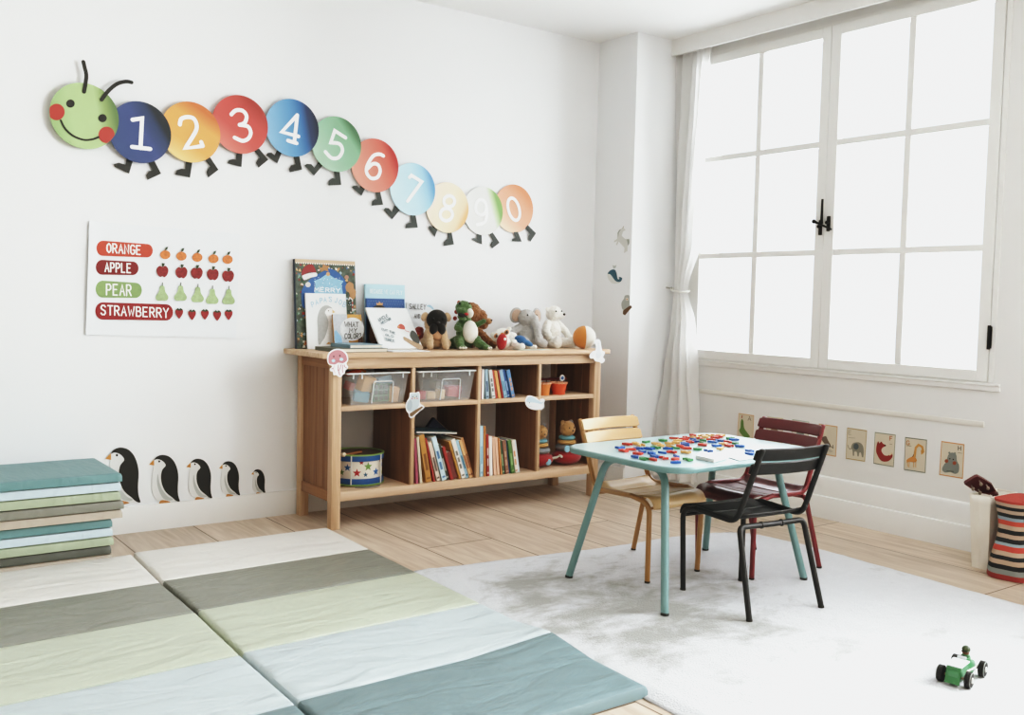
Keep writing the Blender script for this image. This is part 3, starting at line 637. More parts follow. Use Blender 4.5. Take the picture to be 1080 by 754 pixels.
for x in (xl+.006, xr-lw+.006):
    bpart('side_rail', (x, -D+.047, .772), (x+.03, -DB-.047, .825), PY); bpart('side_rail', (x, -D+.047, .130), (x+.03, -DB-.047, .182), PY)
    b = MB(); n = 4; w = (D-DB-.094)/n
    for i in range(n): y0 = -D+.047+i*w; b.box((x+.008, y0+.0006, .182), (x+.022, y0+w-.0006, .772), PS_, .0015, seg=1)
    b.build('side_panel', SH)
bpart('front_apron', (xl+lw, -D, .7718), (xr-lw, -D+.02, .825), PX)
bpart('back_rail', (xl+lw, -DB-.02, .7718), (xr-lw, -DB, .825), PX)
bpart('bottom_board', (xl+lw, -D+.018, .155), (xr-lw, -DB-.002, .1794), PX); bpart('bottom_rail', (xl+lw, -D, .1348), (xr-lw, -D+.018, .1794), PX)
DV = [(-1.552, -1.533), (-1.153, -1.133), (-.750, -.732)]
for a, c in DV: (bpart('divider', (a, -D+.002, .1794), (c, -D+.0205, .7718), PZ, .001), bpart('divider_board', (a, -D+.0205, .1794), (c, -DB-.004, .7718), PS_, .001))  # divider faces take the pine with shade in its colour
edges = [xl+lw]+[q for d in DV for q in d]+[xr-lw]
for i in range(4): bpart('middle_shelf', (edges[2*i], -D+.001, .570), (edges[2*i+1], -DB-.004, .593), PX)
ZB2, ZB1, ZTOP = .1794, .593, .85

# --- books standing in the cells
PAGE = M('#e9e2d2', .8, .15, 900)
def book(x, th, h, lean, col, dep, zs, yf, label, group, spine=None):
    """book standing spine outward; leans to the left about its lower left corner"""
    a = radians(lean); T = Matrix.Translation((x, yf, zs)) @ Matrix.Rotation(-a, 4, 'Y')
    o = thing('book', label, 'book', (x, yf+dep/2, zs), 0, group)
    m = M(col, .5); c = .0016 if th < .02 else .0022; b = MB()
    b.box((0, 0, 0), (c, dep, h), m, .0006, T, 1); b.box((th-c, 0, 0), (th, dep, h), m, .0006, T, 1); b.box((0, 0, 0), (th, c, h), m, .0006, T, 1)
    if spine:
        sc, k = spine; sm_ = M(sc, .5)
        for q in range(k):
            z0 = h*(.25+.5*q/max(k, 1)); b.box((th*.28, -.0004, z0), (th*.72, .0004, z0+h*.35/max(k, 1)), sm_, 0, T)
        b.box((th*.2, -.0004, h*.06), (th*.8, .0004, h*.10), sm_, 0, T)
    b.build('cover', o)
    b = MB(); b.box((c, c, .003), (th-c, dep-.003, h-.003), PAGE, 0, T); b.build('pages', o)
    return o
def row(specs, x, zs, yf, group, x1):
    prev = None
    for (th, h, lean, col, lab, *sp) in specs:
        a = radians(lean); xx = x
        if prev:
            px, pth, ph, pa = prev
            br = (px+pth*cos(pa), pth*sin(pa)); tr = (br[0]-ph*sin(pa), br[1]+ph*cos(pa))
            tl_z = h*cos(a)
            def R1(z): return br[0]-(z-br[1])*math.tan(pa)
            need = [br[0]+br[1]*math.tan(a)]
            if tl_z >= tr[1]: need.append(tr[0]+tr[1]*math.tan(a))
            else: need.append(R1(tl_z)+tl_z*math.tan(a))
            xx = max(need)+.0008
        dep = min(.2, h*.78)+random.uniform(-.01, .01)
        book(xx, th, h, lean, col, dep, zs, yf+random.uniform(0, .012), lab, group, sp[0] if sp else None)
        prev = (xx, th, h, a)
    return xx+th
e2 = row([(.0150, .232, 4, '#a8506a', 'thin plum pink book at the left end of the leaning row'), (.0150, .24, 6, '#d8cdb4', 'thin cream book beside the plum pink one in the leaning row'), (.033, .25, 11.5, '#c08a3a', 'thick ochre book in the leaning row', ('#8a5a24', 1)),
     (.010, .235, 14, '#b13a30', 'thin red book just right of the thick ochre book'), (.024, .215, 16, '#e2cdbb', 'pale pink book with dark spine lettering right of the ochre book', ('#5b4a40', 1)), (.029, .24, 17, '#c8e2ea', 'thick pale blue book in the leaning row', ('#4a7fae', 2)),
     (.018, .20, 17.5, '#54594f', 'dark grey green book in the leaning row', ('#c9c9bd', 1)), (.016, .185, 18, '#a9322c', 'small red book half hidden beside the brick coloured one'), (.030, .150, 18.5, '#7d3d38', 'shortest book, brick brown, in the leaning row'),
     (.011, .215, 19, '#d29a41', 'thin orange book behind the short brick brown one'), (.026, .222, 19.5, '#ece8e0', 'thick white book with lettering down its spine in the leaning row', ('#7c786e', 3)), (.018, .215, 19.5, '#9cc3d3', 'light blue book right of the thick white book', ('#2f6d8a', 1)),
     (.016, .215, 19.5, '#ddb07a', 'sand coloured book near the right end of the leaning row', ('#8a3a2a', 1)), (.016, .225, 19, '#bf8650', 'brown tan book ending the leaning row on the right', ('#6a3a20', 1))], -1.5145, ZB2, -.428, 'leaning books in the second lower cell', -1.16)
row([(.022, .272, 1.5, '#bcdfea', 'tall light blue book at the left of the upright row', ('#8fc0d4', 1)), (.013, .268, 1.8, '#d38c45', 'tall thin orange book beside the tall light blue one'), (.015, .225, 2.5, '#aa3a36', 'red book with white spine marks in the upright row', ('#e5cfc8', 2)),
     (.022, .213, 3, '#efece6', 'thick white book right of the red one in the upright row'), (.020, .205, 5, '#e3b596', 'salmon pink book in the upright row'), (.017, .205, 6, '#edc3a4', 'pale peach book in the upright row'), (.010, .2, 7, '#d98f4a', 'thin orange book next to the dark green one'),
     (.017, .185, 8, '#4a5c42', 'dark green book in the upright row', ('#9ab083', 1)), (.024, .185, 8.5, '#9c6f58', 'brown patterned book in the upright row', ('#c59c82', 2)), (.006, .19, 9, '#3f6ea6', 'very thin blue booklet between brown and green books'),
     (.024, .186, 10, '#56803f', 'leaf green book near the right end of the upright row', ('#86ab6c', 1)), (.020, .184, 10, '#e8dfcf', 'cream book with orange spine marks near the end of the upright row', ('#cf8a55', 2)), (.014, .184, 10.5, '#d3dee2', 'whitish blue book closing the upright row on the right')], -1.118, ZB2, -.428, 'upright books in the third lower cell', -.76)
row([(.007, .158, 0, '#7d2a33', 'thin dark red book at the far left of the upper book row'), (.015, .160, 0, '#e9e9e6', 'white book next to the dark red one in the upper row'), (.021, .158, 5, '#9fbccb', 'light grey blue book in the upper row', ('#41597a', 1)), (.024, .155, 10, '#d7dbd6', 'grey white book with spine lettering in the upper row', ('#7a7f80', 3)),
     (.011, .152, 11, '#c9574a', 'thin red and cream book in the upper row'), (.013, .152, 12, '#e3a45c', 'orange book in the middle of the upper row'), (.009, .150, 12.5, '#e2c27a', 'thin yellow book in the upper row'), (.010, .152, 13, '#ac3c38', 'red book left of the blue books in the upper row'),
     (.023, .155, 14, '#8fb6cc', 'pale blue book in the upper row', ('#5d90ad', 1)), (.018, .155, 14.5, '#2f5f9d', 'deep blue book in the upper row', ('#9fc0dd', 1)), (.024, .155, 15, '#5a8fc0', 'mid blue book with orange spots ending the upper row', ('#d39a63', 3))], -1.126, ZB1, -.428, 'books in the third upper cell', -.76)
print('ROWEND', e2)
# books lying and leaning on top of the second-cell row
o = thing('book', 'thin dark teal book lying flat on top of the leaning row', 'book', (-1.36, -.3, .42)); T = Matrix.Translation((-1.505, -.405, .4345)) @ Matrix.Rotation(radians(4.6), 4, 'Y')
b = MB(); m = M('#3c5a66', .5); b.box((0, 0, 0), (.25, .2, .0016), m, 0, T); b.box((0, 0, .0094), (.25, .2, .011), m, 0, T); b.box((0, 0, 0), (.0018, .2, .011), m, 0, T); b.build('cover', o)
b = MB(); b.box((.0018, .002, .0016), (.248, .198, .0094), PAGE, 0, T); b.build('pages', o)
o = thing('book', 'navy book tipped on its corner behind the leaning row', 'book', (-1.37, -.16, ZB2)); T = Matrix.Translation((-1.300, -.19, ZB2+.1495)) @ Matrix.Rotation(radians(40), 4, 'Y')
b = MB(); m = M('#22304f', .5); b.box((-.07, 0, -.135), (.07, .002, .135), m, 0, T); b.box((-.07, .022, -.135), (.07, .024, .135), m, 0, T); b.box((-.07, 0, -.135), (-.068, .024, .135), m, 0, T); b.build('cover', o)
b = MB(); b.box((-.068, .002, -.132), (.074, .022, .138), M('#d0b083', .8), 0, T); b.build('pages', o)

# --- clear plastic bins with toys
def clearm(name, tint, a):
    m, t, bs = nt(name); out = t.nodes['Material Output']; bs.inputs['Base Color'].default_value = lin(tint); bs.inputs['Roughness'].default_value = .15
    tr = N(t, 'ShaderNodeBsdfTransparent'); mx = N(t, 'ShaderNodeMixShader'); mx.inputs[0].default_value = a
    t.links.new(tr.outputs[0], mx.inputs[1]); t.links.new(bs.outputs[0], mx.inputs[2]); t.links.new(mx.outputs[0], out.inputs['Surface']); return m
CLR = clearm('clear_plastic', '#f4f8f9', .17); CLR2 = clearm('frosted_plastic_rim', '#eef3f4', .75)
def bin_(x0, x1, label, blue):
    z0, z1, y0, y1 = ZB1+.001, .7515, -.424, -.10; ins = .022
    o = thing('storage_bin', label, 'storage box', ((x0+x1)/2, (y0+y1)/2, z0), 0, None)
    def ring(z, k): return [(x0+ins*k, y0+ins*k*.6, z), (x1-ins*k, y0+ins*k*.6, z), (x1-ins*k, y1-ins*k*.6, z), (x0+ins*k, y1-ins*k*.6, z)]
    b = MB(); A = ring(z0, 1); B = ring(z1-.008, 0); b.add(A+B, [[0, 1, 2, 3]]+[[i, (i+1) % 4, 4+(i+1) % 4, 4+i] for i in range(4)], CLR, False)
    q = b.build('bin_body', o); s = q.modifiers.new('t', 'SOLIDIFY'); s.thickness = .0022
    b = MB(); c = ring(z1, -.15); zz = z1-.010
    for i in range(4):
        p, r_ = Vector(c[i]), Vector(c[(i+1) % 4]); b.tube([(p.x, p.y, z1-.004), (r_.x, r_.y, z1-.004)], .0045, CLR2, 8)
    for fx in (.08, .22, .9):
        xx = x0+(x1-x0)*fx; b.box((xx-.003, y0-.003, z1-.03), (xx+.003, y0+.002, z1-.004), CLR2)
    b.build('rim', o)
    b = MB(); fx0, fx1 = x0+(x1-x0)*.42, x0+(x1-x0)*.74; yy = y0+.0005
    b.tube(fillet([(fx0-.008, yy+.010, z0+.006), (fx0, yy+.002, z1-.045), (fx1, yy+.002, z1-.045), (fx1, yy+.010, z0+.006)], .01), .0032, CLR2, 8); b.build('label_frame', o)
    return o
bin_(-1.899, -1.565, 'clear plastic bin of mixed toys in the first upper cell', 1)
bin_(-1.508, -1.166, 'clear plastic bin with wooden blocks in the second upper cell', 0)
def toyblock(name, c, s, rz, col, label, tilt=0, group=None):
    b = MB(); T = Matrix.Translation(c) @ Euler((tilt, tilt*.6, rz)).to_matrix().to_4x4(); b.box([-q/2 for q in s], [q/2 for q in s], M(col, .5), min(s)*.12, T)
    return tag(b.build(name), label, 'toy', group)
zb = ZB1+.004
toyblock('wooden_toy_block', (-1.77, -.36, zb+.095), (.085, .05, .075), .3, '#dba968', 'large tan wooden block high in the first clear bin', .25)
toyblock('wooden_toy_block', (-1.625, -.37, zb+.04), (.055, .04, .075), -.2, '#d7a46a', 'tan wooden block at the right of the first clear bin', .15)
toyblock('toy_block', (-1.645, -.30, zb+.10), (.09, .05, .045), .2, '#8fc3d8', 'light blue toy block at the upper right of the first clear bin', -.2)
toyblock('toy_block', (-1.80, -.365, zb+.035), (.075, .05, .05), -.3, '#4f9db5', 'blue toy block low at the left of the first clear bin', .2)
toyblock('toy_block', (-1.845, -.33, zb+.085), (.045, .04, .04), .5, '#b3423f', 'small red toy block at the left of the first clear bin', .3)
toyblock('toy_block', (-1.70, -.25, zb+.02), (.12, .1, .035), .1, '#6a5a4a', 'brown toy block on the floor of the first clear bin')
b = MB(); 
for i in range(3):
    for j in range(3):
        b.box((-1.745+i*.028, -.398, zb+.012+j*.028), (-1.742+i*.028+.022, -.385, zb+.034+j*.028), M('#2b3b34', .5), .002)
for i in range(4):
    b.box((-1.749+i*.028, -.400, zb+.008), (-1.745+i*.028, -.383, zb+.096), M('#4f8a63', .5), .001); b.box((-1.749, -.400, zb+.008+i*.028), (-1.661, -.383, zb+.012+i*.028), M('#4f8a63', .5), .001)
tag(b.build('grid_toy'), 'green square grid toy in the middle of the first clear bin', 'toy')
b = MB(); b.ell((-1.80, -.30, zb+.150), (.035, .02, .012), M('#d4572c', .5)); b.ell((-1.835, -.30, zb+.140), (.02, .018, .012), M('#c7372c', .5)); b.tube(smooth2([(-1.78, -.30, zb+.15), (-1.76, -.29, zb+.158), (-1.74, -.30, zb+.148)], False), .006, M('#dd8a34', .5))
tag(b.build('toy_dragon'), 'orange red toy heaped at the top of the first clear bin', 'toy')
for c, s, rz, col, lab in [((-1.46, -.36, zb+.028), (.05, .04, .045), .2, '#b3383c', 'red wooden block in the left of the second clear bin'), ((-1.405, -.37, zb+.025), (.045, .04, .04), -.2, '#d9b98c', 'plain wooden block beside the red one in the second clear bin'),
    ((-1.35, -.375, zb+.03), (.04, .04, .05), .4, '#e2c79c', 'pale wooden block in the middle of the second clear bin'), ((-1.265, -.36, zb+.042), (.09, .05, .055), .1, '#b8404a', 'large rose red block at the right of the second clear bin'), ((-1.345, -.33, zb+.075), (.06, .05, .04), .3, '#8b8a80', 'grey block on top of the pile in the second clear bin'),
    ((-1.30, -.25, zb+.05), (.12, .08, .08), .1, '#7b7f86', 'big slate grey block at the back of the second clear bin'), ((-1.215, -.33, zb+.035), (.03, .04, .06), 0, '#c95560', 'narrow pink red block at the right end of the second clear bin')]:
    toyblock('wooden_toy_block' if 'wooden' in lab else 'toy_block', c, s, rz, col, lab, .08)

# --- drum
dc = Vector((-1.752, -.245, ZB2)); o = thing('toy_drum', 'white toy tin drum with coloured stars and blue rims', 'toy drum', dc)
b = MB(); b.lathe([(.124, .012), (.124, .150)], M('#e9e3d3', .4), dc, 48); b.build('shell', o)
BL = M('#215c9c', .3); GR = M('#8db35f', .35)
for z in (.026, .140):
    b = MB(); b.lathe([(.124, z-.014), (.132, z-.013), (.134, z), (.132, z+.013), (.124, z+.014)], BL, dc, 48)
    b.lathe([(.126, z+(.013 if z > .1 else -.021)), (.135, z+(.014 if z > .1 else -.020)), (.136, z+(.020 if z > .1 else -.014)), (.126, z+(.021 if z > .1 else -.013))], GR, dc, 48); b.build('rim', o)
b = MB(); b.lathe([(0, .150), (.122, .150), (.124, .154)], M('#6b5748', .5), dc, 48); b.build('drum_skin', o)
def star(mb, a, z, r, col):
    pts = []
    for k in range(10):
        rr = r if k % 2 == 0 else r*.42; th = pi/2+pi*k/5; pts.append((rr*cos(th), rr*sin(th)))
    R = .1248; ctr = dc+Vector((R*cos(a)+.0004*cos(a), R*sin(a), z)); vs = [ctr]
    for x, y in pts: aa = a+x/R; vs.append(dc+Vector(((R+.0002)*cos(aa), (R+.0002)*sin(aa), z+y)))
    mb.add(vs, [[0, 1+i, 1+(i+1) % 10] for i in range(10)], M(col, .4), False)
for k, (a, z, r, col) in enumerate([(-118, .070, .022, '#b3262b'), (-108, .122, .014, '#b3262b'), (-92, .100, .024, '#6f9a4a'), (-98, .060, .014, '#1f5f7d'), (-70, .070, .022, '#2a6fb0'), (-52, .122, .013, '#d2703a'), (-38, .097, .02, '#2a6fb0'), (-42, .060, .012, '#8db35f'), (-20, .085, .018, '#a8452f'), (-140, .095, .02, '#2a6fb0'), (-155, .07, .018, '#6f9a4a')]):
    b = MB(); star(b, radians(a), z, r, col); b.build('star', o)
for a in (-58, -130, 10, 100, 170):
    b = MB(); q = dc+Vector((.1355*cos(radians(a)), .1355*sin(radians(a)), 0)); b.tube([q+Vector((0, 0, .012)), q+Vector((0, 0, .155))], .0035, M('#dcdcd4', .3), 8); b.build('tension_rod', o)
b = MB(); b.tube([(-1.86, -.315, .337), (-1.745, -.27, .339)], [.006, .0075], M('#a2683a', .45)); b.ell((-1.866, -.317, .340), (.014, .012, .012), M('#e2d2b8', .5)); tag(b.build('drumstick'), 'wooden drumstick lying on top of the star drum', 'drumstick')
b = MB(); b.tube(smooth2([(-1.83, -.375, ZB2+.0035), (-1.78, -.40, ZB2+.0035), (-1.72, -.40, ZB2+.0035), (-1.69, -.37, ZB2+.0035)], False, 6), .003, M('#8e9290', .3, metal=.8)); tag(b.build('drum_cord'), 'thin grey cord lying in front of the star drum', 'cord')

# --- stacking bears
tex_fur = bpy.data.textures.new('fluff', 'CLOUDS'); tex_fur.noise_scale = .011
def plush(name, root, blobs, mat, vox=.0045, sm=4, world=True, fl=.009):
    b = MB()
    for bl in blobs:
        if bl[0] == 'e': b.ell(bl[1], bl[2], mat, bl[3] if len(bl) > 3 else (0, 0, 0), 16, 12)
        else: b.tube(smooth2(bl[1], False, 4), [q for q in interp(bl[2], len(bl[1]), 4)], mat, 12)
        if bl[0] == 't':
            for p, r in ((bl[1][0], bl[2][0]), (bl[1][-1], bl[2][-1])): b.ell(p, (r, r, r), mat, (0, 0, 0), 14, 10)
    o = b.build(name, root, world, angle=180); md = o.modifiers.new('r', 'REMESH'); md.mode = 'VOXEL'; md.voxel_size = vox; md.use_smooth_shade = True
    s = o.modifiers.new('s', 'SMOOTH'); s.iterations = sm; s.factor = .5
    d_ = o.modifiers.new('fluff', 'DISPLACE'); d_.texture = tex_fur; d_.strength = fl; d_.texture_coords = 'LOCAL'
    return o
def interp(r, n, k):
    if len(r) != n: r = [r[0]+(r[-1]-r[0])*i/(n-1) for i in range(n)]
    out = []
    for i in range(n-1):
        for j in range(k): out.append(r[i]+(r[i+1]-r[i])*j/k)
    return out+[r[-1]]
def fur(h, sc=260, st=.5, vary=.12): return M(h, .95, st, sc, sheen=.3, vary=vary)
def stackbear(x, y, s, label, patch):
    c = Vector((x, y, ZB2+.001)); o = thing('stacking_bear', label, 'stacking toy', c, 0, 'stacking bear toys in the lower right cell')
    def V(a, b_, z): return c+Vector((a, b_, z))*s
    b = MB(); b.ell(V(0, 0, .045), (.088*s, .08*s, .045*s), fur('#a5252b')); b.build('red_base', o)
    for z, r, h, col in ((.098, .064, .016, '#8c9296'), (.128, .052, .013, '#c99c5a'), (.153, .046, .012, '#6fa9b5')):
        b = MB(); b.torus(V(0, 0, z), (r-.016)*s, .018*s, M(col, .85, .3, 300), flat=.8*h/.014); b.build('ring', o)
    plush('head', o, [('e', V(0, -.004, .203), (.047*s, .042*s, .044*s)), ('e', V(-.002, -.036, .192), (.022*s, .016*s, .016*s))], fur('#c2955a'), .005, 3)
    for sx in (-1, 1):
        b = MB(); b.ell(V(sx*.030, .004, .238), (.016*s, .008*s, .014*s), fur('#8a8f92' if sx > 0 else '#b98d55')); b.build('ear', o)
        b = MB(); b.ell(V(sx*.017, -.042, .212), (.0035*s, .002*s, .0045*s), BLK); b.build('eye', o)
    b = MB(); b.ell(V(0, -.052, .197), (.006*s, .003*s, .004*s), BLK); b.build('nose', o)
    b = MB(); b.ell(V(*patch), (.02*s, .006*s, .02*s), M('#8ec3d6', .8)); b.build('patch', o)
    b = MB(); b.tube([V(-.06, -.035, .05), V(-.085, -.055, .06), V(-.10, -.06, .068)] if patch[0] < -.02 else [V(.05, -.05, .05), V(.075, -.07, .058), V(.09, -.075, .064)], [.008*s, .007*s, .005*s], fur('#cfc9ba')); b.build('fabric_tag', o)
    return o
stackbear(-.640, -.315, .96, 'stacking bear with grey and blue rings beside the divider, partly hidden by it', (.012, -.074, .035))
stackbear(-.452, -.33, 1.02, 'stacking bear on the right, nearest the yellow chair', (-.045, -.060, .098))
# --- buckets and tin toy
for x, r, col, lab in ((-.662, .042, '#dd8338', 'orange toy bucket half hidden behind the divider'), (-.551, .046, '#d9541f', 'bright red orange toy bucket in the upper right cell')):
    c = Vector((x, -.365, ZB1)); o = thing('toy_bucket', lab, 'toy bucket', c)
    m = M(col, .4); b = MB(); b.lathe([(0, .001), (r*.78, .001), (r, .066), (r*.95, .066), (r*.74, .004), (0, .004)], m, c, 28); b.build('bucket_body', o)
    b = MB(); b.torus(c+Vector((0, 0, .066)), r*.99, .0035, M('#e8b08a', .4)); 
    for k in range(14): a = 2*pi*k/14; b.ell(c+Vector((r*1.0*cos(a), r*1.0*sin(a), .0665)), (.006, .006, .006), M('#e7a279', .4), u=8, v=6)
    b.build('rim', o)
c = Vector((-.47, -.21, ZB1)); o = thing('tin_toy', 'red and black tin toy cart at the back of the upper right cell', 'toy', c)
RD = M('#8e1f22', .35); DK = M('#241f1c', .4, metal=.5)
b = MB(); b.box((-.60, -.255, .605), (-.40, -.175, .613), RD, .002); b.box((-.60, -.255, .665), (-.40, -.175, .672), RD, .002); b.build('frame', o)
for x in (-.59, -.545, -.455, -.41): b = MB(); b.tube([(x, -.245, .61), (x, -.245, .668)], .003, M('#8f9090', .3, metal=.8), 8); b.build('post', o)
for x in (-.57, -.43):
    b = MB(); b.tube([(x, -.262, .606), (x, -.252, .606)], .0125, DK, 20); b.build('wheel', o); b = MB(); b.tube([(x, -.178, .606), (x, -.168, .606)], .0125, DK, 20); b.build('wheel', o)
c = Vector((-.49, -.33, ZB1)); o = thing('toy_rattle', 'white and blue toy wheel sticking up behind the red orange bucket', 'toy', c)
b = MB(); b.tube([(-.505, -.325, .594), (-.500, -.32, .672)], .004, M('#cfd2d2', .4)); b.build('handle', o)
b = MB(); T = Matrix.Translation((-.499, -.33, .682)) @ Matrix.Rotation(radians(90), 4, 'X'); b.torus((0, 0, 0), .014, .005, M('#dfe3e4', .4), Mx=T); b.build('rim', o)
b = MB(); b.ell((-.499, -.33, .682), (.011, .007, .011), M('#2f77b5', .4)); b.build('wheel_centre', o)

# --- cut-out stickers on the shelf front
def sticker(name, label, plane, zf, outline, parts, th=.0016):
    q = [plane(p, 0) for p in zf(outline)]
    o = thing(name, label, 'sticker', (sum(p.x for p in q)/len(q), plane.o.y, min(p.z for p in q)))
    b = MB(); b.prism(q, plane.n*-th, M('#eef0f1', .45)); b.build('white_backing', o)
    for nm, kind, pts, col, *w in parts:
        b = MB()
        if kind == 'p': b.prism([plane(p, w[0] if w else 1) for p in zf(pts)], plane.n*-.0003, M(col, .5))
        else: stroke(b, plane, zf(pts), w[0], M(col, .5), 2, th=.0003)
        b.build(nm, o)
    return o
PF = Plane((0, -.4645, 0), (0, -1, 0)); PD = Plane((0, -.4388, 0), (0, -1, 0)); zj = zm(290, 355, 13.46)
sticker('jellyfish_sticker', 'pink smiling jellyfish cut-out on the left front corner of the shelf', PF, zj,
  smooth2([(740, 330), (755, 245), (815, 190), (890, 172), (965, 190), (1022, 245), (1040, 325), (1015, 385), (1040, 430), (1022, 462), (998, 478), (990, 525), (962, 538), (940, 575), (900, 568), (870, 545), (832, 545), (822, 498), (788, 490), (782, 455), (812, 430), (800, 408), (762, 392)], True, 3),
  [('dome', 'p', smooth2([(765, 375), (760, 300), (785, 235), (840, 200), (890, 190), (950, 205), (1005, 255), (1022, 320), (1010, 350), (960, 378), (900, 370), (850, 395), (800, 390)], True, 3), '#c4828a'),
   ('tentacle', 's', [(840, 410), (830, 460), (855, 520)], '#d9a3aa', .0022), ('tentacle', 's', [(900, 400), (895, 470), (920, 545)], '#b9626c', .003), ('tentacle', 's', [(940, 395), (925, 450), (905, 480)], '#c4828a', .003), ('tentacle', 's', [(965, 400), (955, 470), (965, 510)], '#b9626c', .0026), ('tentacle', 's', [(800, 460), (825, 445)], '#b9626c', .0025), ('tentacle', 's', [(985, 400), (985, 425), (1015, 445)], '#b9626c', .0028),
   ('eye', 'p', circ(833, 282, 11), '#3b2f2a', 2), ('eye', 'p', circ(920, 270, 11), '#3b2f2a', 2), ('cheek', 'p', circ(828, 342, 25, 22), '#b5dcea', 2), ('cheek', 'p', circ(942, 322, 27, 22), '#b5dcea', 2), ('mouth', 's', [(865, 345), (882, 350), (898, 340)], '#9c4a55', .0012)])
zo = zm(355, 375, 7.2)
sticker('owl_sticker', 'pale blue owl on a branch cut-out on the left divider front', PD, zo,
  smooth2([(556, 285), (575, 280), (605, 280), (624, 272), (634, 300), (633, 358), (655, 378), (668, 392), (655, 405), (612, 442), (575, 475), (552, 466), (546, 440), (530, 420), (524, 380), (535, 345), (552, 318)], True, 3),
  [('body', 'p', smooth2([(562, 292), (590, 288), (622, 285), (626, 320), (628, 370), (605, 405), (570, 425), (540, 418), (532, 385), (540, 350), (560, 325)], True, 3), '#cbd8dc'), ('wing', 'p', smooth2([(560, 335), (575, 370), (565, 410), (540, 410), (536, 375)], True, 3), '#b4c4ca', 2),
   ('branch', 'p', [(555, 440), (600, 410), (648, 384), (656, 394), (610, 432), (572, 462), (556, 458)], '#82684a', 2), ('eye', 'p', circ(578, 312, 4), '#33302b', 3), ('eye', 'p', circ(606, 310, 4), '#33302b', 3), ('cheek', 'p', circ(573, 326, 5), '#d6707a', 3), ('cheek', 'p', circ(611, 325, 5), '#d6707a', 3), ('beak', 'p', [(586, 318), (598, 317), (592, 332)], '#dd9a4a', 3)])
zw = zm(500, 375, 6.03)
sticker('whale_sticker', 'white and pale blue whale cut-out on the right divider front', PD, zw,
  smooth2([(325, 288), (335, 260), (355, 253), (385, 262), (408, 278), (426, 290), (418, 278), (440, 274), (452, 285), (444, 300), (447, 325), (430, 342), (385, 346), (350, 335), (330, 315)], True, 3),
  [('back', 'p', smooth2([(332, 290), (345, 264), (372, 264), (402, 282), (428, 297), (444, 290), (438, 300), (425, 308), (390, 300), (350, 296)], True, 3), '#c3d9e4'), ('eye', 'p', circ(352, 300, 3), '#5a6a72', 2), ('mouth', 's', [(340, 312), (350, 322), (365, 322)], '#a9b9c0', .0012)])
sticker('dinosaur_sticker', 'white long necked dinosaur cut-out on the right end of the shelf top', PF, zj if 0 else zm(590, 355, 10.775),
  smooth2([(398, 62), (410, 36), (440, 28), (465, 48), (476, 110), (488, 160), (515, 172), (512, 205), (496, 235), (516, 258), (508, 285), (480, 303), (455, 288), (430, 285), (402, 275), (388, 248), (355, 252), (341, 226), (350, 195), (388, 162), (408, 158), (416, 110)], True, 3),
  [('shade', 'p', smooth2([(440, 60), (458, 110), (465, 170), (480, 200), (455, 240), (425, 250), (415, 200), (428, 150)], True, 3), '#dde2e6')])
# ================================================================== ON TOP OF THE SHELF
def lbook(name, label, x0, x1, yb, yt, z0, h, th, col, rz=0, pages=True):
    """picture book leaning back: front cover from (x0,yb,z0) up by h, top edge at y=yt (yt>yb)"""
    dy = yt-yb; hz = sqrt(h*h-dy*dy); ey = Vector((0, dy, hz)); ex = Vector((x1-x0, 0, 0)); o3 = Vector((x0, yb, z0)); n = ex.cross(ey).normalized()
    if n.y > 0: n = -n
    back = -n*th
    t_ = thing(name, label, 'book', ((x0+x1)/2, yb, z0)); lift = Vector((0, 0, max(0, -back.z)))
    o3 = o3+lift; m = M(col, .45); c = .0022
    def slab(a, b_, u0, u1, v0, v1, mat, nm, par):
        mb = MB(); P = [o3+ex*u+ey*v for u, v in ((u0, v0), (u1, v0), (u1, v1), (u0, v1))]
        mb.prism([p-n*a for p in P], -n*(b_-a), mat); return mb.build(nm, par)
    co = slab(0, c, 0, 1, 0, 1, m, 'front_cover', t_); slab(th-c, th, 0, 1, 0, 1, m, 'back_cover', t_)
    slab(c, th-c, .0, .008, 0, 1, m, 'spine', t_); slab(c, th-c, .009, .985, .01, .99, PAGE, 'pages', t_)
    pl = Local(o3, ex, ey); return t_, pl, Plane(o3, n)
z5 = zm(300, 265, 6.85); z6 = zm(375, 295, 9.43)
def art(root, pl, items, name='cover_picture', f=None):
    for it in items:
        nm, kind, pts, col, *w = it; b = MB(); P = f(pts) if f else pts
        if kind == 'p': b.prism([pl(p, w[0] if w else 1) for p in P], (0, 0, 0), M(col, .5, vary=.12, scale=80))
        elif kind == 's': stroke(b, pl, P, w[0], M(col, .5), w[1] if len(w) > 1 else 3)
        elif kind == 't': text(b, pl, nm, P[0], P[1], w[0], w[1], M(col, .5), 10, up=w[2]); nm = 'title'
        b.build(nm, root)
# Christmas book
t_, lp, pp = lbook('picture_book', 'large Christmas picture book with red hat and blue star', -2.006, -1.672, -.068, -.030, ZTOP, .452, .024, '#2c3f57')
b = MB(); b.prism([lp((u, v), 1) for u, v in ((0, 0), (1, 0), (1, 1), (0, 1))], (0, 0, 0), M('#5d6f5f', .5, vary=.6, scale=40)); b.build('cover_print', t_)
b = MB(); b.prism([lp((u, v), 2) for u, v in ((0, .955), (1, .955), (1, 1), (0, 1))], (0, 0, 0), M('#cdb393', .5)); 
for i in range(26): b.prism([lp((.02+i*.038+.011*cos(a), .955+.009*sin(a)), 3) for a in [2*pi*k/8 for k in range(8)]], (0, 0, 0), M('#f0ede6', .5))
b.build('cover_border', t_)
rs = random.Random(3); cols = ['#3f6b4f', '#7fa38f', '#b33a32', '#e8e3d8', '#c9915a', '#53719a', '#5b4030', '#a9c3cf', '#8a2a2a', '#d8b070', '#2f4a3c']
b = MB()
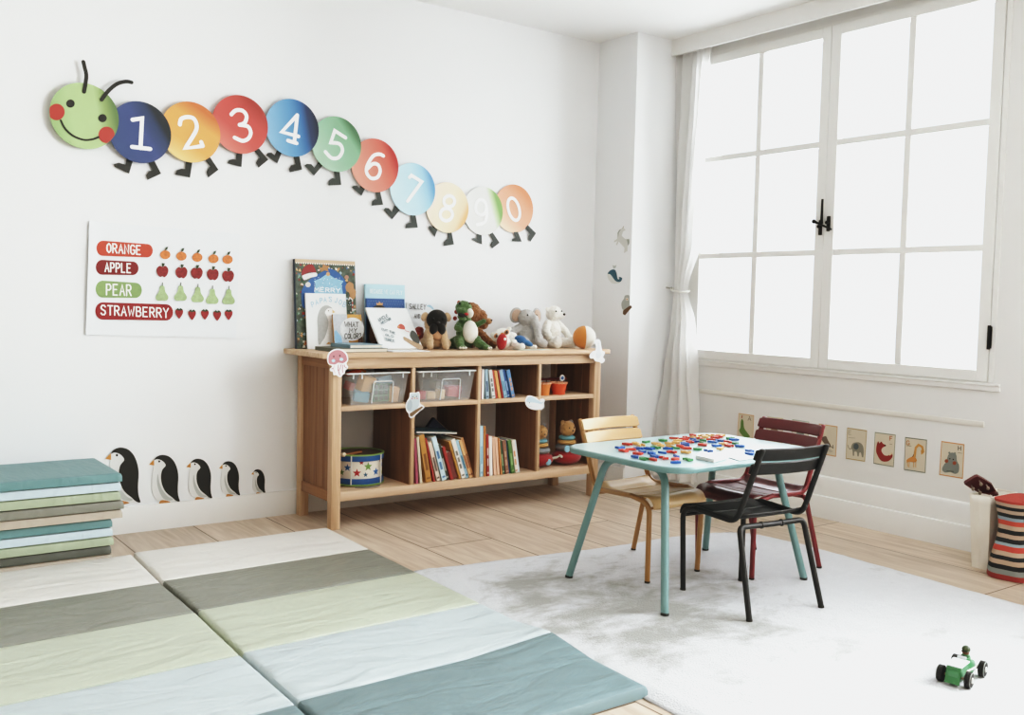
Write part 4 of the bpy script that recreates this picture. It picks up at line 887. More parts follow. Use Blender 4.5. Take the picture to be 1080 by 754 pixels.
for i in range(420):
    u, v = rs.random(), rs.random()*.94
    if .16 < u < .84 and .32 < v < .86: continue
    r = rs.uniform(.012, .034); c = M(rs.choice(cols), .5); k = rs.choice((5, 6, 9)); a0 = rs.random()*6
    b.prism([lp((min(.995, max(.005, u+r*cos(a0+2*pi*q/k)*(1 if q % 2 else .6))), min(.95, max(.005, v+r*.75*sin(a0+2*pi*q/k)*(1 if q % 2 else .6)))), 2+(i % 5)*.4) for q in range(k)], (0, 0, 0), c)
b.build('holly_print', t_)
art(t_, pp, [('night_sky', 'p', smooth2([(140, 250), (200, 190), (290, 140), (330, 125), (400, 165), (450, 240), (440, 300), (420, 430), (160, 430), (120, 320)], True, 3), '#2f68a8', 5),
 ('star', 'p', [(215, 300), (222, 235), (210, 215), (260, 195), (310, 160), (360, 195), (425, 215), (410, 240), (420, 300), (430, 420), (200, 420)], '#8ec3dc', 6)], f=z5)
art(t_, pp, [('MERRY', 't', z5([(215, 290), (398, 298)]), '#eef2f2', 28/6.85, .0045, (0, -1))])
art(t_, pp, [('santa_hat', 'p', smooth2([(125, 175), (130, 130), (165, 98), (205, 100), (228, 160), (180, 150)], True, 3), '#9c2a2c', 6), ('hat_trim', 'p', smooth2([(128, 175), (180, 158), (228, 155), (232, 180), (190, 190), (145, 208), (130, 195)], True, 3), '#eceae6', 7),
 ('gingerbread_man', 'p', smooth2([(440, 250), (465, 222), (495, 235), (500, 270), (515, 290), (505, 340), (480, 345), (465, 300), (445, 285)], True, 3), '#b98a5a', 6), ('gingerbread_star', 'p', [(245, 120), (270, 118), (280, 90), (298, 105), (325, 105), (310, 125), (318, 148), (288, 138), (262, 150), (260, 132)], '#b98652', 6),
 ('bauble', 'p', circ(168, 241, 19), '#dcd9d2', 7), ('bauble', 'p', circ(313, 165, 14), '#d7a56a', 7), ('bauble', 'p', circ(447, 188, 15), '#b98a78', 7), ('candy_cane', 's', [(490, 430), (488, 350), (470, 335), (462, 350)], '#d9d4cc', .006, 8), ('candy_cane_stripe', 's', [(489, 410), (489, 398)], '#b3342f', .006, 9), ('candy_cane_stripe', 's', [(489, 380), (489, 368)], '#b3342f', .006, 9)], f=z5)
b = MB(); R_ = random.Random(5)
for i in range(26):
    x, y = R_.uniform(215, 415), R_.uniform(185, 260); b.prism([pp(p, 8) for p in z5(circ(x, y, 2.6, n=6))], (0, 0, 0), M('#eef3f5', .5))
b.build('snow_print', t_)
# penguin book
t_, lp, pp = lbook('picture_book', 'white picture book with a grey penguin leaning on the Christmas book', -1.962, -1.738, -.100, -.062, ZTOP, .283, .011, '#eceeee')
art(t_, pp, [('penguin_picture', 'p', smooth2([(245, 670), (240, 570), (238, 480), (262, 412), (305, 390), (345, 412), (330, 430), (320, 520), (300, 600), (270, 660)], True, 3), '#b5b7b4', 1), ('penguin_belly', 'p', smooth2([(292, 440), (315, 412), (345, 418), (350, 470), (348, 560), (320, 640), (262, 668), (305, 600), (318, 520), (305, 470)], True, 3), '#f4f4f2', 2),
 ('penguin_beak', 'p', [(344, 420), (366, 440), (346, 448)], '#dcbf7e', 3), ('penguin_eye', 'p', circ(318, 430, 4), '#33332f', 3), ('penguin_foot', 'p', [(300, 672), (318, 655), (338, 668)], '#d39a4a', 3)], f=z5)
art(t_, pp, [(c, 't', z5([(x, y), (x+17, y+s)]), '#9cc6d8', 33/6.85, .0034, (sx, -1)) for c, x, y, s, sx in (('P', 199, 404, -8, -.35), ('A', 226, 388, -6, -.25), ('P', 256, 374, -4, -.12), ('A', 283, 366, 0, -.05), ("'", 309, 362, 0, .0), ('S', 321, 363, 2, .05), ('J', 360, 368, 5, .2), ('O', 388, 381, 7, .3), ('B', 416, 398, 9, .4))])
# colour book
t_, lp, pp = lbook('picture_book', 'small square picture book with a white circle before the penguin book', -1.833, -1.672, -.139, -.108, ZTOP, .178, .012, '#b98433')
art(t_, lp, [('cover_print', 'p', [(0, 0), (.5, 0), (.5, 1), (0, 1)], '#c9ced2', 1), ('blue_patch', 'p', [(.02, .02), (.3, .02), (.25, .35), (.08, .55), (.02, .5)], '#8fc0e0', 2), ('brown_patch', 'p', [(.5, 1), (1, 1), (1, .7), (.8, .8), (.5, .82)], '#cf9a40', 2), ('dark_patch', 'p', [(.8, 0), (1, 0), (1, .6), (.85, .4)], '#5b3a24', 2)])
art(t_, pp, [('white_circle', 'p', circ(488, 563, 88, 84, 40), '#e3e4e3', 5)], f=z5)
art(t_, pp, [('WHAT', 't', z5([(432, 545), (532, 548)]), '#2b2b28', 34/6.85, .0036, (0, -1)), ('MY', 't', z5([(466, 588), (520, 590)]), '#2b2b28', 32/6.85, .0036, (0, -1)), ('COLOR?', 't', z5([(434, 632), (552, 630)]), '#2b2b28', 36/6.85, .0036, (0, -1))])
# flat books
def flatbook(name, label, x0, x1, y0, y1, z0, th, col, rz):
    c = Vector(((x0+x1)/2, (y0+y1)/2, z0)); o = thing(name, label, 'book', c, rz); m = M(col, .5); w, d = (x1-x0)/2, (y1-y0)/2
    b = MB(); b.box((-w, -d, 0), (w, d, .0018), m); b.box((-w, -d, th-.0018), (w, d, th), m); b.box((-w, -d, 0), (-w+.002, d, th), m); b.build('cover', o, False)
    b = MB(); b.box((-w+.002, -d+.003, .0018), (w-.003, d-.003, th-.0018), PAGE); b.build('pages', o, False); return o
flatbook('picture_book', 'grey green book lying flat behind the jellyfish cut-out', -1.955, -1.672, -.40, -.165, ZTOP, .018, '#6f7468', radians(-1.5))
flatbook('picture_book', 'blue grey book lying on top of the flat pile', -1.872, -1.690, -.375, -.175, ZTOP+.0185, .017, '#7f9fae', radians(2))
flatbook('picture_book', 'thin white booklet lying flat in front of the slanted white bird book', -1.66, -1.45, -.435, -.29, ZTOP, .004, '#e6e8e8', radians(-2))
# blue books
t_, lp, pp = lbook('picture_book', 'tall light blue picture book with faint white title at the back of the shelf', -1.607, -1.370, -.052, -.028, ZTOP, .337, .018, '#b5dbe7')
art(t_, pp, [('BECAUSE WE CAN FLY', 't', z6([(140, 132), (458, 150)]), '#e9f3f5', 38/9.43, .0030, (0, -1))])
t_, lp, pp = lbook('picture_book', 'dark blue dotted picture book with a gold crown', -1.617, -1.388, -.078, -.060, ZTOP, .262, .014, '#1f5593')
b = MB()
for i in range(14):
    for j in range(5): b.prism([lp((.05+i*.068+(.034 if j % 2 else 0), .70+j*.06), 1.5+0*i) for _ in (0,)]*0 or [lp((.05+i*.066+(.033 if j % 2 else 0)+.007*cos(a), .70+j*.062+.007*sin(a)), 1) for a in (0, 1.57, 3.14, 4.71)], (0, 0, 0), M('#7fb0d8', .5))
b.build('dot_print', t_)
art(t_, pp, [('crown', 'p', [(208, 252), (206, 226), (222, 238), (237, 216), (250, 236), (272, 228), (268, 254)], '#d6a468', 3), ('hair', 'p', smooth2([(165, 300), (185, 265), (230, 250), (275, 262), (305, 300)], True, 3), '#2b2a28', 2)], f=z6)
art(t_, lp, [('dark_print', 'p', [(.0, .0), (.98, 0), (.98, .6), (.0, .6)], '#2a2522', 1), ('face_print', 'p', smooth2([(.06, .15), (.2, .1), (.3, .3), (.2, .5), (.08, .45)], True, 3), '#8a6248', 2)])
t_, lp, pp = lbook('picture_book', 'white picture book with black hand lettered title behind the pug', -1.362, -1.160, -.055, -.040, ZTOP, .243, .010, '#e6eaec')
art(t_, pp, [('SALLEY', 't', z6([(530, 288), (692, 296)]), '#3b3f40', 48/9.43, .0036, (.05, -1)), ('AND SO', 't', z6([(580, 378), (690, 386)]), '#3b3f40', 38/9.43, .0034, (.05, -1)), ('blue_bird', 'p', smooth2([(705, 262), (740, 250), (775, 285), (770, 300), (740, 275)], True, 3), '#a5d0e0', 2), ('blue_patch', 'p', smooth2([(515, 310), (570, 320), (580, 370), (540, 400)], True, 3), '#a9cfe2', 2)][:2])
art(t_, pp, [('blue_bird', 'p', smooth2([(705, 262), (740, 250), (775, 285), (770, 300), (740, 275)], True, 3), '#a5d0e0', 2)], f=z6)
# slanted bird book
t_, lp, pp = lbook('picture_book', 'white picture book with a red headed bird, slanted backward', -1.640, -1.394, -.272, -.094, ZTOP, .272, .012, '#eef0f0')
art(t_, pp, [('bird_head', 'p', smooth2([(415, 478), (430, 448), (455, 440), (485, 462), (490, 490), (465, 495)], True, 3), '#cf6455', 2), ('bird_neck', 's', [(480, 488), (500, 510), (535, 522)], '#cf6455', .0035), ('bird_body', 'p', smooth2([(538, 548), (560, 505), (600, 530), (635, 590), (632, 635), (590, 625), (555, 590)], True, 3), '#5b5f5c', 2),
 ('branch_picture', 'p', [(470, 572), (485, 568), (560, 605), (640, 640), (672, 668), (665, 695), (620, 690), (540, 640), (480, 600)], '#b59a7c', 2), ('bird_crest', 'p', circ(428, 470, 10, 8), '#e0a56a', 3)], f=z6)
art(t_, pp, [('UNCLE', 't', z6([(232, 420), (322, 372)]), '#4c7078', 26/9.43, .003, (-.45, -1)), ('HECTOR', 't', z6([(258, 450), (352, 402)]), '#4c7078', 22/9.43, .0028, (-.45, -1)), ('CUT THE', 't', z6([(258, 505), (392, 548)]), '#4c7078', 20/9.43, .0026, (-.1, -1)), ('OLD', 't', z6([(296, 562), (375, 582)]), '#4c7078', 20/9.43, .0028, (-.1, -1)), ('TREE', 't', z6([(292, 606), (388, 628)]), '#4c7078', 24/9.43, .003, (-.1, -1))])

# ------------------------------------------------------------------ soft toys
Z = ZTOP
def V3(c, s, rz):
    R = Matrix.Rotation(rz, 3, 'Z')
    return lambda x, y, z: Vector(c)+R @ (Vector((x, y, z))*s)
def part(name, root, fn):
    b = MB(); fn(b); return b.build(name, root, angle=60)
TAN = fur('#c9ab88'); BLKF = fur('#191714', vary=.3)
# pug (sits facing the viewer, local -y is forward)
c = (-1.287, -.215, Z); o = thing('plush_pug', 'tan plush pug with a black face sitting on the shelf', 'soft toy', c); v = V3(c, 1, radians(-18))
plush('body', o, [('e', v(0, .01, .065), (.062, .055, .068)), ('e', v(0, -.005, .135), (.062, .055, .058)), ('t', [v(-.035, -.03, .09), v(-.042, -.055, .04), v(-.042, -.07, .016)], [.024, .021, .019]), ('t', [v(.035, -.03, .09), v(.042, -.055, .04), v(.042, -.07, .016)], [.024, .021, .019]),
  ('e', v(-.055, .0, .03), (.03, .045, .03)), ('e', v(.055, .0, .03), (.03, .045, .03))], TAN)
part('muzzle', o, lambda b: (b.ell(v(0, -.036, .156), (.057, .033, .056), BLKF, (0, 0, radians(-18))), b.ell(v(-.02, -.052, .112), (.024, .02, .034), BLKF, (0, radians(12), 0)), b.ell(v(.022, -.052, .112), (.024, .02, .034), BLKF, (0, radians(-12), 0))))
for s_ in (-1, 1):
    part('ear', o, lambda b: b.ell(v(s_*.062, -.020, .172), (.020, .016, .026), TAN, (0, radians(-28*s_), 0)))
    part('eye', o, lambda b: b.ell(v(s_*.026, -.064, .162), (.008, .005, .008), M('#0d0c0b', .08)))
part('nose', o, lambda b: b.ell(v(0, -.070, .142), (.011, .006, .008), M('#26211d', .3)))
part('chest_patch', o, lambda b: b.ell(v(0, -.045, .075), (.032, .02, .028), fur('#b98d66')))
# pumpkin-ish dark red toy behind the pug
c = (-1.365, -.15, Z); o = thing('plush_bird', 'dark red plush toy half hidden behind the pug', 'soft toy', c)
plush('body', o, [('e', (c[0], c[1], Z+.062), (.050, .035, .045)), ('e', (c[0]+.02, c[1], Z+.098), (.025, .02, .02)), ('e', (c[0], c[1], Z+.02), (.035, .03, .02))], fur('#8e3029'))
part('gold_spot', o, lambda b: b.ell((c[0]-.005, c[1]-.033, Z+.07), (.006, .003, .006), M('#c49a4a', .4)))
# dinosaur
GRN = fur('#587c45', vary=.45); CRM = fur('#ece9df')
c = (-1.115, -.262, Z); o = thing('plush_dinosaur', 'green plush dinosaur with a cream belly and open mouth', 'soft toy', c); v = V3(c, 1, radians(-20))
plush('body', o, [('e', v(0, .01, .085), (.058, .052, .080)), ('e', v(-.01, .005, .155), (.035, .033, .04)), ('e', v(-.022, -.005, .222), (.044, .046, .040)), ('e', v(-.036, -.035, .205), (.030, .038, .024), (.4, 0, 0)),
  ('t', [v(-.045, -.02, .05), v(-.052, -.05, .035), v(-.050, -.075, .02)], [.03, .026, .02]), ('t', [v(.045, -.02, .05), v(.062, -.05, .03), v(.085, -.072, .018)], [.03, .026, .019]),
  ('e', v(-.045, -.085, .014), (.022, .03, .013)), ('e', v(.093, -.08, .014), (.03, .022, .013), (0, 0, .5)), ('t', [v(.035, -.01, .13), v(.062, -.03, .14), v(.085, -.04, .155)], [.018, .015, .012]), ('t', [v(-.045, -.005, .13), v(-.062, -.035, .115), v(-.050, -.055, .11)], [.019, .016, .013]),
  ('t', [v(-.03, .04, .04), v(-.075, .05, .025), v(-.115, .045, .02)], [.038, .026, .012])], GRN)
part('belly', o, lambda b: b.ell(v(.012, -.030, .095), (.044, .030, .062), CRM, (radians(-8), 0, radians(-10))))
part('mouth', o, lambda b: b.ell(v(-.042, -.060, .186), (.024, .022, .010), M('#26211f', .8), (radians(20), 0, 0)))
part('tongue', o, lambda b: b.ell(v(-.022, -.064, .190), (.012, .014, .009), M('#b5262b', .6)))
part('jaw', o, lambda b: b.ell(v(-.040, -.048, .170), (.024, .028, .010), GRN, (radians(28), 0, 0)))
part('cheek', o, lambda b: b.ell(v(.004, -.040, .195), (.020, .024, .026), CRM))
for i, (x, y, z) in enumerate([(-.022, .045, .25), (-.03, .05, .225), (-.035, .048, .20), (-.04, .055, .165)]): part('back_spike', o, lambda b: b.ell(v(x-.022, y-.035, z), (.012, .007, .012), fur('#b0443c')))
for s_ in (-1, 1): part('eye', o, lambda b: b.ell(v(-.024+s_*.026, -.030, .245), (.006, .006, .007), M('#14120f', .1)))
for x, y in ((-.060, -.108), (-.045, -.113), (-.030, -.108), (.112, -.094), (.098, -.102)): part('claw', o, lambda b: b.ell(v(x, y, .012), (.007, .008, .007), CRM))
# dark toy behind dinosaur
# brown curly dog
BRN = M('#9a6435', .95, 1.0, 120, sheen=.3, vary=.45); c = (-.985, -.135, Z); o = thing('plush_poodle', 'brown curly haired plush dog behind the dinosaur', 'soft toy', c); v = V3(c, 1, 0)
pb = plush('body', o, [('e', v(0, .02, .075), (.055, .05, .075)), ('e', v(-.02, 0, .195), (.060, .05, .058)), ('e', v(.035, -.01, .165), (.042, .04, .05)), ('e', v(.055, -.01, .135), (.03, .03, .035)), ('t', [v(.02, -.03, .08), v(.055, -.06, .04), v(.075, -.09, .02)], [.028, .024, .02]), ('t', [v(-.03, -.03, .08), v(-.04, -.05, .03)], [.028, .024])], BRN, .0055, 2)
tx = bpy.data.textures.new('curls', 'CLOUDS'); tx.noise_scale = .012; dm = pb.modifiers.new('d', 'DISPLACE'); dm.texture = tx; dm.strength = .014; dm.texture_coords = 'LOCAL'
part('snout', o, lambda b: b.ell(v(.068, -.045, .150), (.02, .022, .018), fur('#b5895c')))
part('nose', o, lambda b: b.ell(v(.074, -.066, .156), (.006, .005, .005), BLK))
# owl
c = (-.945, -.345, Z); o = thing('plush_owl', 'white plush owl with brown ringed eyes and a red body', 'soft toy', c); v = V3(c, 1, radians(-25))
plush('head', o, [('e', v(0, .012, .080), (.060, .036, .034), (0, radians(-22), 0)), ('e', v(.045, .015, .112), (.014, .012, .014)), ('e', v(-.048, .012, .078), (.014, .012, .014)), ('e', v(.02, .03, .035), (.045, .03, .035))], CRM)
part('red_body', o, lambda b: b.ell(v(-.002, -.032, .045), (.028, .028, .045), fur('#b1282a'), (0, radians(8), 0)))
part('beak', o, lambda b: b.ell(v(.0, -.030, .084), (.012, .010, .010), fur('#cf7f3c')))
for x, z in ((-.030, .076), (.026, .096)):
    part('eye', o, lambda b: (b.ell(v(x, -.020, z), (.017, .006, .014), fur('#c98f5c'), (0, radians(-22), 0)), b.ell(v(x, -.026, z), (.009, .004, .009), M('#3a1f16', .3))))
part('white_dot', o, lambda b: b.ell(v(.010, -.058, .060), (.008, .004, .008), M('#f0efec', .6)))
# rag doll lying
c = (-.825, -.32, Z); o = thing('rag_doll', 'cream rag doll in blue trousers lying beside the owl', 'soft toy', c); v = V3(c, 1, 0)
plush('body', o, [('e', v(-.015, .03, .055), (.045, .035, .040)), ('e', v(.03, .01, .038), (.04, .032, .030)), ('t', [v(-.03, -.02, .035), v(-.05, -.06, .024), v(-.045, -.095, .019)], [.02, .019, .018]), ('e', v(-.040, -.105, .02), (.022, .018, .02)), ('t', [v(.05, 0, .035), v(.07, -.03, .018), v(.095, -.05, .014)], [.018, .015, .012])], CRM)
part('trousers', o, lambda b: (b.ell(v(.022, -.012, .050), (.040, .028, .026), fur('#2d6799'), (0, radians(20), 0)), b.ell(v(.055, -.03, .035), (.036, .018, .016), fur('#3b78ab'), (0, radians(28), radians(-25)))))
part('hand', o, lambda b: b.ell(v(-.005, -.055, .014), (.02, .016, .012), fur('#d9c9b0')))
# elephant
GRY = fur('#b9b8b5'); c = (-.665, -.205, Z); o = thing('plush_elephant', 'grey plush elephant with big raised ears', 'soft toy', c); v = V3(c, 1, radians(-12))
plush('body', o, [('e', v(0, .01, .075), (.062, .055, .075)), ('e', v(-.005, -.005, .170), (.055, .05, .050)), ('t', [v(.018, -.045, .165), v(.028, -.065, .12), v(.032, -.075, .075), v(.034, -.085, .04)], [.028, .022, .018, .016]),
  ('t', [v(-.05, 0, .11), v(-.095, -.015, .095), v(-.125, -.02, .075)], [.026, .022, .021]), ('t', [v(.045, -.01, .10), v(.062, -.045, .06)], [.024, .02]), ('t', [v(.04, -.03, .04), v(.062, -.085, .03)], [.03, .027]), ('t', [v(-.035, -.03, .04), v(-.045, -.08, .03)], [.03, .027])], GRY)
for s_, nm in ((-1, 0), (1, 0)):
    part('ear', o, lambda b: (b.ell(v(s_*.066, .012, .185), (.038, .010, .046), GRY, (0, radians(-18*s_), radians(14*s_))), b.ell(v(s_*.066, .004, .185), (.028, .006, .036), fur('#c4a894'), (0, radians(-18*s_), radians(14*s_)))))
    part('eye', o, lambda b: b.ell(v(s_*.028+.006, -.050, .188), (.005, .004, .005), M('#14120f', .1)))
# bear
WHB = fur('#efece3'); c = (-.487, -.215, Z); o = thing('plush_bear', 'cream white plush bear sitting near the right end of the shelf', 'soft toy', c); v = V3(c, 1, radians(10))
plush('body', o, [('e', v(0, .01, .085), (.060, .052, .082)), ('e', v(.008, 0, .198), (.050, .045, .045)), ('e', v(.030, -.030, .188), (.026, .026, .022)), ('e', v(-.042, .005, .222), (.015, .009, .014)), ('e', v(.048, .012, .226), (.013, .009, .012)),
  ('t', [v(.045, 0, .14), v(.085, -.02, .10), v(.105, -.035, .065)], [.022, .02, .02]), ('t', [v(-.045, 0, .14), v(-.075, -.02, .10), v(-.07, -.035, .07)], [.022, .02, .02]), ('t', [v(.04, -.03, .03), v(.075, -.07, .03)], [.032, .029]), ('t', [v(-.04, -.03, .03), v(-.055, -.075, .03)], [.032, .029]), ('e', v(.090, -.088, .036), (.032, .022, .036)), ('e', v(-.058, -.092, .036), (.03, .022, .036))], WHB)
part('nose', o, lambda b: b.ell(v(.037, -.055, .195), (.009, .006, .007), M('#2b211c', .3)))
for s_ in (-1, 1): part('eye', o, lambda b: b.ell(v(s_*.024+.004, -.042, .212), (.005, .004, .005), M('#14120f', .1)))
part('foot_pad', o, lambda b: b.ell(v(.096, -.104, .036), (.022, .008, .026), fur('#cdb29c'), (0, 0, radians(14))))
# ball
c = Vector((-.385, -.382, Z+.0665)); o = thing('fabric_ball', 'orange and white fabric ball on the right end of the shelf', 'ball', (c.x, c.y, Z))
FB = .0665; OR_ = fur('#d98a35'); WB = fur('#ebe7dc')
for i in range(6):
    b = MB(); nb = 8; vs = []; fs = []
    for j in range(13):
        th = pi*j/12
        for k in range(nb+1):
            ph = 2*pi*i/6+2*pi/6*k/nb; vs.append(c+Vector((FB*sin(th)*cos(ph), FB*sin(th)*sin(ph), FB*cos(th))))
    for j in range(12):
        for k in range(nb): a = j*(nb+1)+k; fs.append([a, a+nb+1, a+nb+2, a+1])
    b.add(vs, fs, OR_ if i in (2, 3) else (WB if i != 5 else WB)); b.build('ball_panel', o)
b = MB(); b.box((-.90, -.448, Z+.0005), (-.69, -.385, Z+.0035), M('#c6cdbd', .6), .001); tag(b.build('booklet'), 'thin pale green booklet lying at the front edge before the elephant', 'booklet')
# ================================================================== RUG AND MATS
RZ = .015
def rugmat():
    m, t, bs = nt('white_plush_rug'); tc = N(t, 'ShaderNodeTexCoord')
    n1 = N(t, 'ShaderNodeTexNoise', Scale=3.4, Detail=8.0, Roughness=.68, Distortion=.3); n2 = N(t, 'ShaderNodeTexNoise', Scale=160.0, Detail=4.0)
    mp = N(t, 'ShaderNodeMapping'); mp.inputs['Scale'].default_value = (1.0, 1.5, 1); mp.inputs['Rotation'].default_value = (0, 0, radians(35))
    t.links.new(tc.outputs['Object'], mp.inputs[0]); t.links.new(mp.outputs[0], n1.inputs[0]); t.links.new(tc.outputs['Object'], n2.inputs[0])
    # cloudy grey marks, strongest toward the middle of the rug
    ps = N(t, 'ShaderNodeVectorMath', operation='DISTANCE'); ps.inputs[1].default_value = (-.42, .58, 0); t.links.new(tc.outputs['Object'], ps.inputs[0])
    ms = N(t, 'ShaderNodeMapRange'); ms.inputs['From Min'].default_value = .25; ms.inputs['From Max'].default_value = .95; ms.inputs['To Min'].default_value = .13; ms.inputs['To Max'].default_value = -.10; t.links.new(ps.outputs['Value'], ms.inputs['Value'])
    ad = N(t, 'ShaderNodeMath', operation='ADD'); t.links.new(n1.outputs['Fac'], ad.inputs[0]); t.links.new(ms.outputs[0], ad.inputs[1])
    cr = N(t, 'ShaderNodeValToRGB'); e = cr.color_ramp.elements; e[0].position = .50; e[0].color = lin('#d2d4d7'); e[1].position = .68; e[1].color = lin('#9b9c96')
    t.links.new(ad.outputs[0], cr.inputs[0]); mx = N(t, 'ShaderNodeMix', data_type='RGBA', blend_type='MULTIPLY'); mx.inputs[0].default_value = 1
    mr = N(t, 'ShaderNodeMapRange'); mr.inputs['To Min'].default_value = .80; mr.inputs['To Max'].default_value = 1.10
    n3 = N(t, 'ShaderNodeTexNoise', Scale=14.0, Detail=5.0, Roughness=.7); t.links.new(mp.outputs[0], n3.inputs[0]); av = N(t, 'ShaderNodeMath', operation='MULTIPLY_ADD'); av.inputs[1].default_value = .55; av.inputs[2].default_value = .0; hf = N(t, 'ShaderNodeMath', operation='MULTIPLY_ADD'); hf.inputs[1].default_value = .5
    t.links.new(n3.outputs[0], av.inputs[0]); t.links.new(n2.outputs[0], hf.inputs[0]); t.links.new(av.outputs[0], hf.inputs[2]); t.links.new(hf.outputs[0], mr.inputs[0])
    t.links.new(cr.outputs[0], mx.inputs[6]); t.links.new(mr.outputs[0], mx.inputs[7]); t.links.new(mx.outputs[2], bs.inputs['Base Color']); bs.inputs['Roughness'].default_value = .95; bs.inputs['Sheen Weight'].default_value = .2
    bp = N(t, 'ShaderNodeBump', Strength=.7, Distance=.006); t.links.new(n2.outputs[0], bp.inputs['Height']); t.links.new(bp.outputs[0], bs.inputs['Normal']); return m
out_ = [(-2.018, -1.262), (-1.75, -1.288), (-1.4, -1.33), (-1.07, -1.372), (-.8, -1.385), (-.60, -1.398), (-.44, -1.43), (-.31, -1.50), (-.252, -1.60), (-.228, -1.84), (-.24, -2.2), (-.262, -2.6), (-.275, -3.0), (-.29, -3.6), (-.33, -4.05), (-2.14, -4.0), (-2.13, -3.4), (-2.118, -2.9), (-2.085, -2.3), (-2.072, -1.85), (-2.060, -1.45)]
ol = smooth2(out_, True, 10)
n_ = len(ol); ctr = Vector((-1.2, -2.7)); vs = []; fs = []; RG = 70
for k in range(RG+1):
    s = 1-(k/RG)
    for i, p in enumerate(ol):
        q = Vector(p); w = .006*(noise.noise(Vector((p[0]*22, p[1]*22, 0)))) if k == 0 else 0
        x, y = ctr+(q-ctr)*(s+w)
        z = RZ+.0022*noise.noise(Vector((x*9, y*9, 1)))+.0014*noise.noise(Vector((x*35, y*35, 2)))
        e_ = max(0, 1-(1-s)*18); z = RZ*(1-e_*.75)+(z-RZ)
        vs.append((x, y, max(z, .003)))
for k in range(RG):
    for i in range(n_): a = k*n_+i; b_ = k*n_+(i+1) % n_; fs.append([a, b_, b_+n_, a+n_])
base = len(vs)
for p in ol: vs.append((p[0], p[1], .0005))
for i in range(n_): fs.append([base+i, base+(i+1) % n_, (i+1) % n_, i])
b = MB(); b.add(vs, fs, rugmat(), True); rug = b.build('rug', angle=180); tag(rug, 'white plush rug with cloudy grey marks under the children table', 'rug')

def vinyl(name, h, axis=1, st=.9):
    m, t, bs = nt(name); bs.inputs['Base Color'].default_value = lin(h); bs.inputs['Roughness'].default_value = .42
    tc = N(t, 'ShaderNodeTexCoord'); mp = N(t, 'ShaderNodeMapping'); s = [3.0, 9.0, 3.0] if axis == 1 else [16, 4, 8]; mp.inputs['Scale'].default_value = s; mp.inputs['Rotation'].default_value = (0, 0, radians(28))
    n1 = N(t, 'ShaderNodeTexNoise', Scale=1.0, Detail=3.0, Distortion=1.2); bp = N(t, 'ShaderNodeBump', Strength=st, Distance=.016)
    t.links.new(tc.outputs['Object'], mp.inputs[0]); t.links.new(mp.outputs[0], n1.inputs[0]); t.links.new(n1.outputs[0], bp.inputs['Height']); t.links.new(bp.outputs[0], bs.inputs['Normal']); return m
VC = [vinyl('vinyl_light_beige', '#dfdcd5'), vinyl('vinyl_grey_olive', '#85887e'), vinyl('vinyl_sage', '#bac2ad'), vinyl('vinyl_pale_blue', '#bccacd'), vinyl('vinyl_teal', '#718a8e')]
CNAME = ['light beige', 'olive grey', 'sage green', 'pale blue', 'teal']
def soft_panel(name, parent, q, z0, z1, mat, puff=.003, seed=0, nx=40, ny=22, lift=None):
    """cushioned vinyl panel from four ground corners q (tl, tr, br, bl)"""
    q = [Vector(p) for p in q]; vs = []; fs = []
    def S(u, v): return q[0]*(1-u)*(1-v)+q[1]*u*(1-v)+q[2]*u*v+q[3]*(1-u)*v
    r = .010
    us = [0, .004, .014, .03]+[.03+.94*i/nx for i in range(1, nx)]+[.97, .986, .996, 1]; vv = [0, .01, .03, .06]+[.06+.88*j/ny for j in range(1, ny)]+[.94, .97, .99, 1]
    for j, v in enumerate(vv):
        for i, u in enumerate(us):
            p = S(u, v); eu = min(u, 1-u)*(q[1]-q[0]).length; ev = min(v, 1-v)*(q[3]-q[0]).length
            d = min(eu, ev); k = max(0, 1-d/r); z = z1-(z1-z0)*.42*(1-sqrt(max(0, 1-k*k)))
            m_ = min(1, eu/.08)*min(1, ev/.08); wr = noise.noise(Vector((p.x*5+seed, p.y*5, seed)))*.6+.7*noise.noise(Vector(((p.x+p.y*.9)*13+seed, (p.x-p.y)*3, seed)))*max(0, 1-ev/.2)
            z += puff*(m_+.7*wr*min(1, d/.02))
            if lift: z += lift(u, v)
            vs.append((p.x, p.y, z))
    W = len(us); Hh = len(vv)
    for j in range(Hh-1):
        for i in range(W-1): a = j*W+i; fs.append([a, a+W, a+W+1, a+1])
    rim = [i for i in range(W)]+[j*W+W-1 for j in range(1, Hh)]+[(Hh-1)*W+i for i in range(W-2, -1, -1)]+[j*W for j in range(Hh-2, 0, -1)]
    o0 = len(vs)
    for k in rim: vs.append((vs[k][0], vs[k][1], z0))
    n = len(rim)
    for k in range(n): fs.append([rim[k], rim[(k+1) % n], o0+(k+1) % n, o0+k])
    fs.append([o0+k for k in range(n)][::-1])
    b = MB(); b.add(vs, fs, mat, True); return b.build(name, parent, angle=50)
YR = [-.487, -.948, -1.360, -1.822, -2.245, -2.705]
XLs = [-2.912, -2.930, -2.934, -2.951, -2.958, -2.975]; XRs = [-2.032, -2.048, -2.056, -2.064, -2.072, -2.092]
mat_r = thing('play_mat', 'folding play mat in five muted colours unfolded on the floor before the shelf', 'play mat', (-2.5, -1.6, 0))
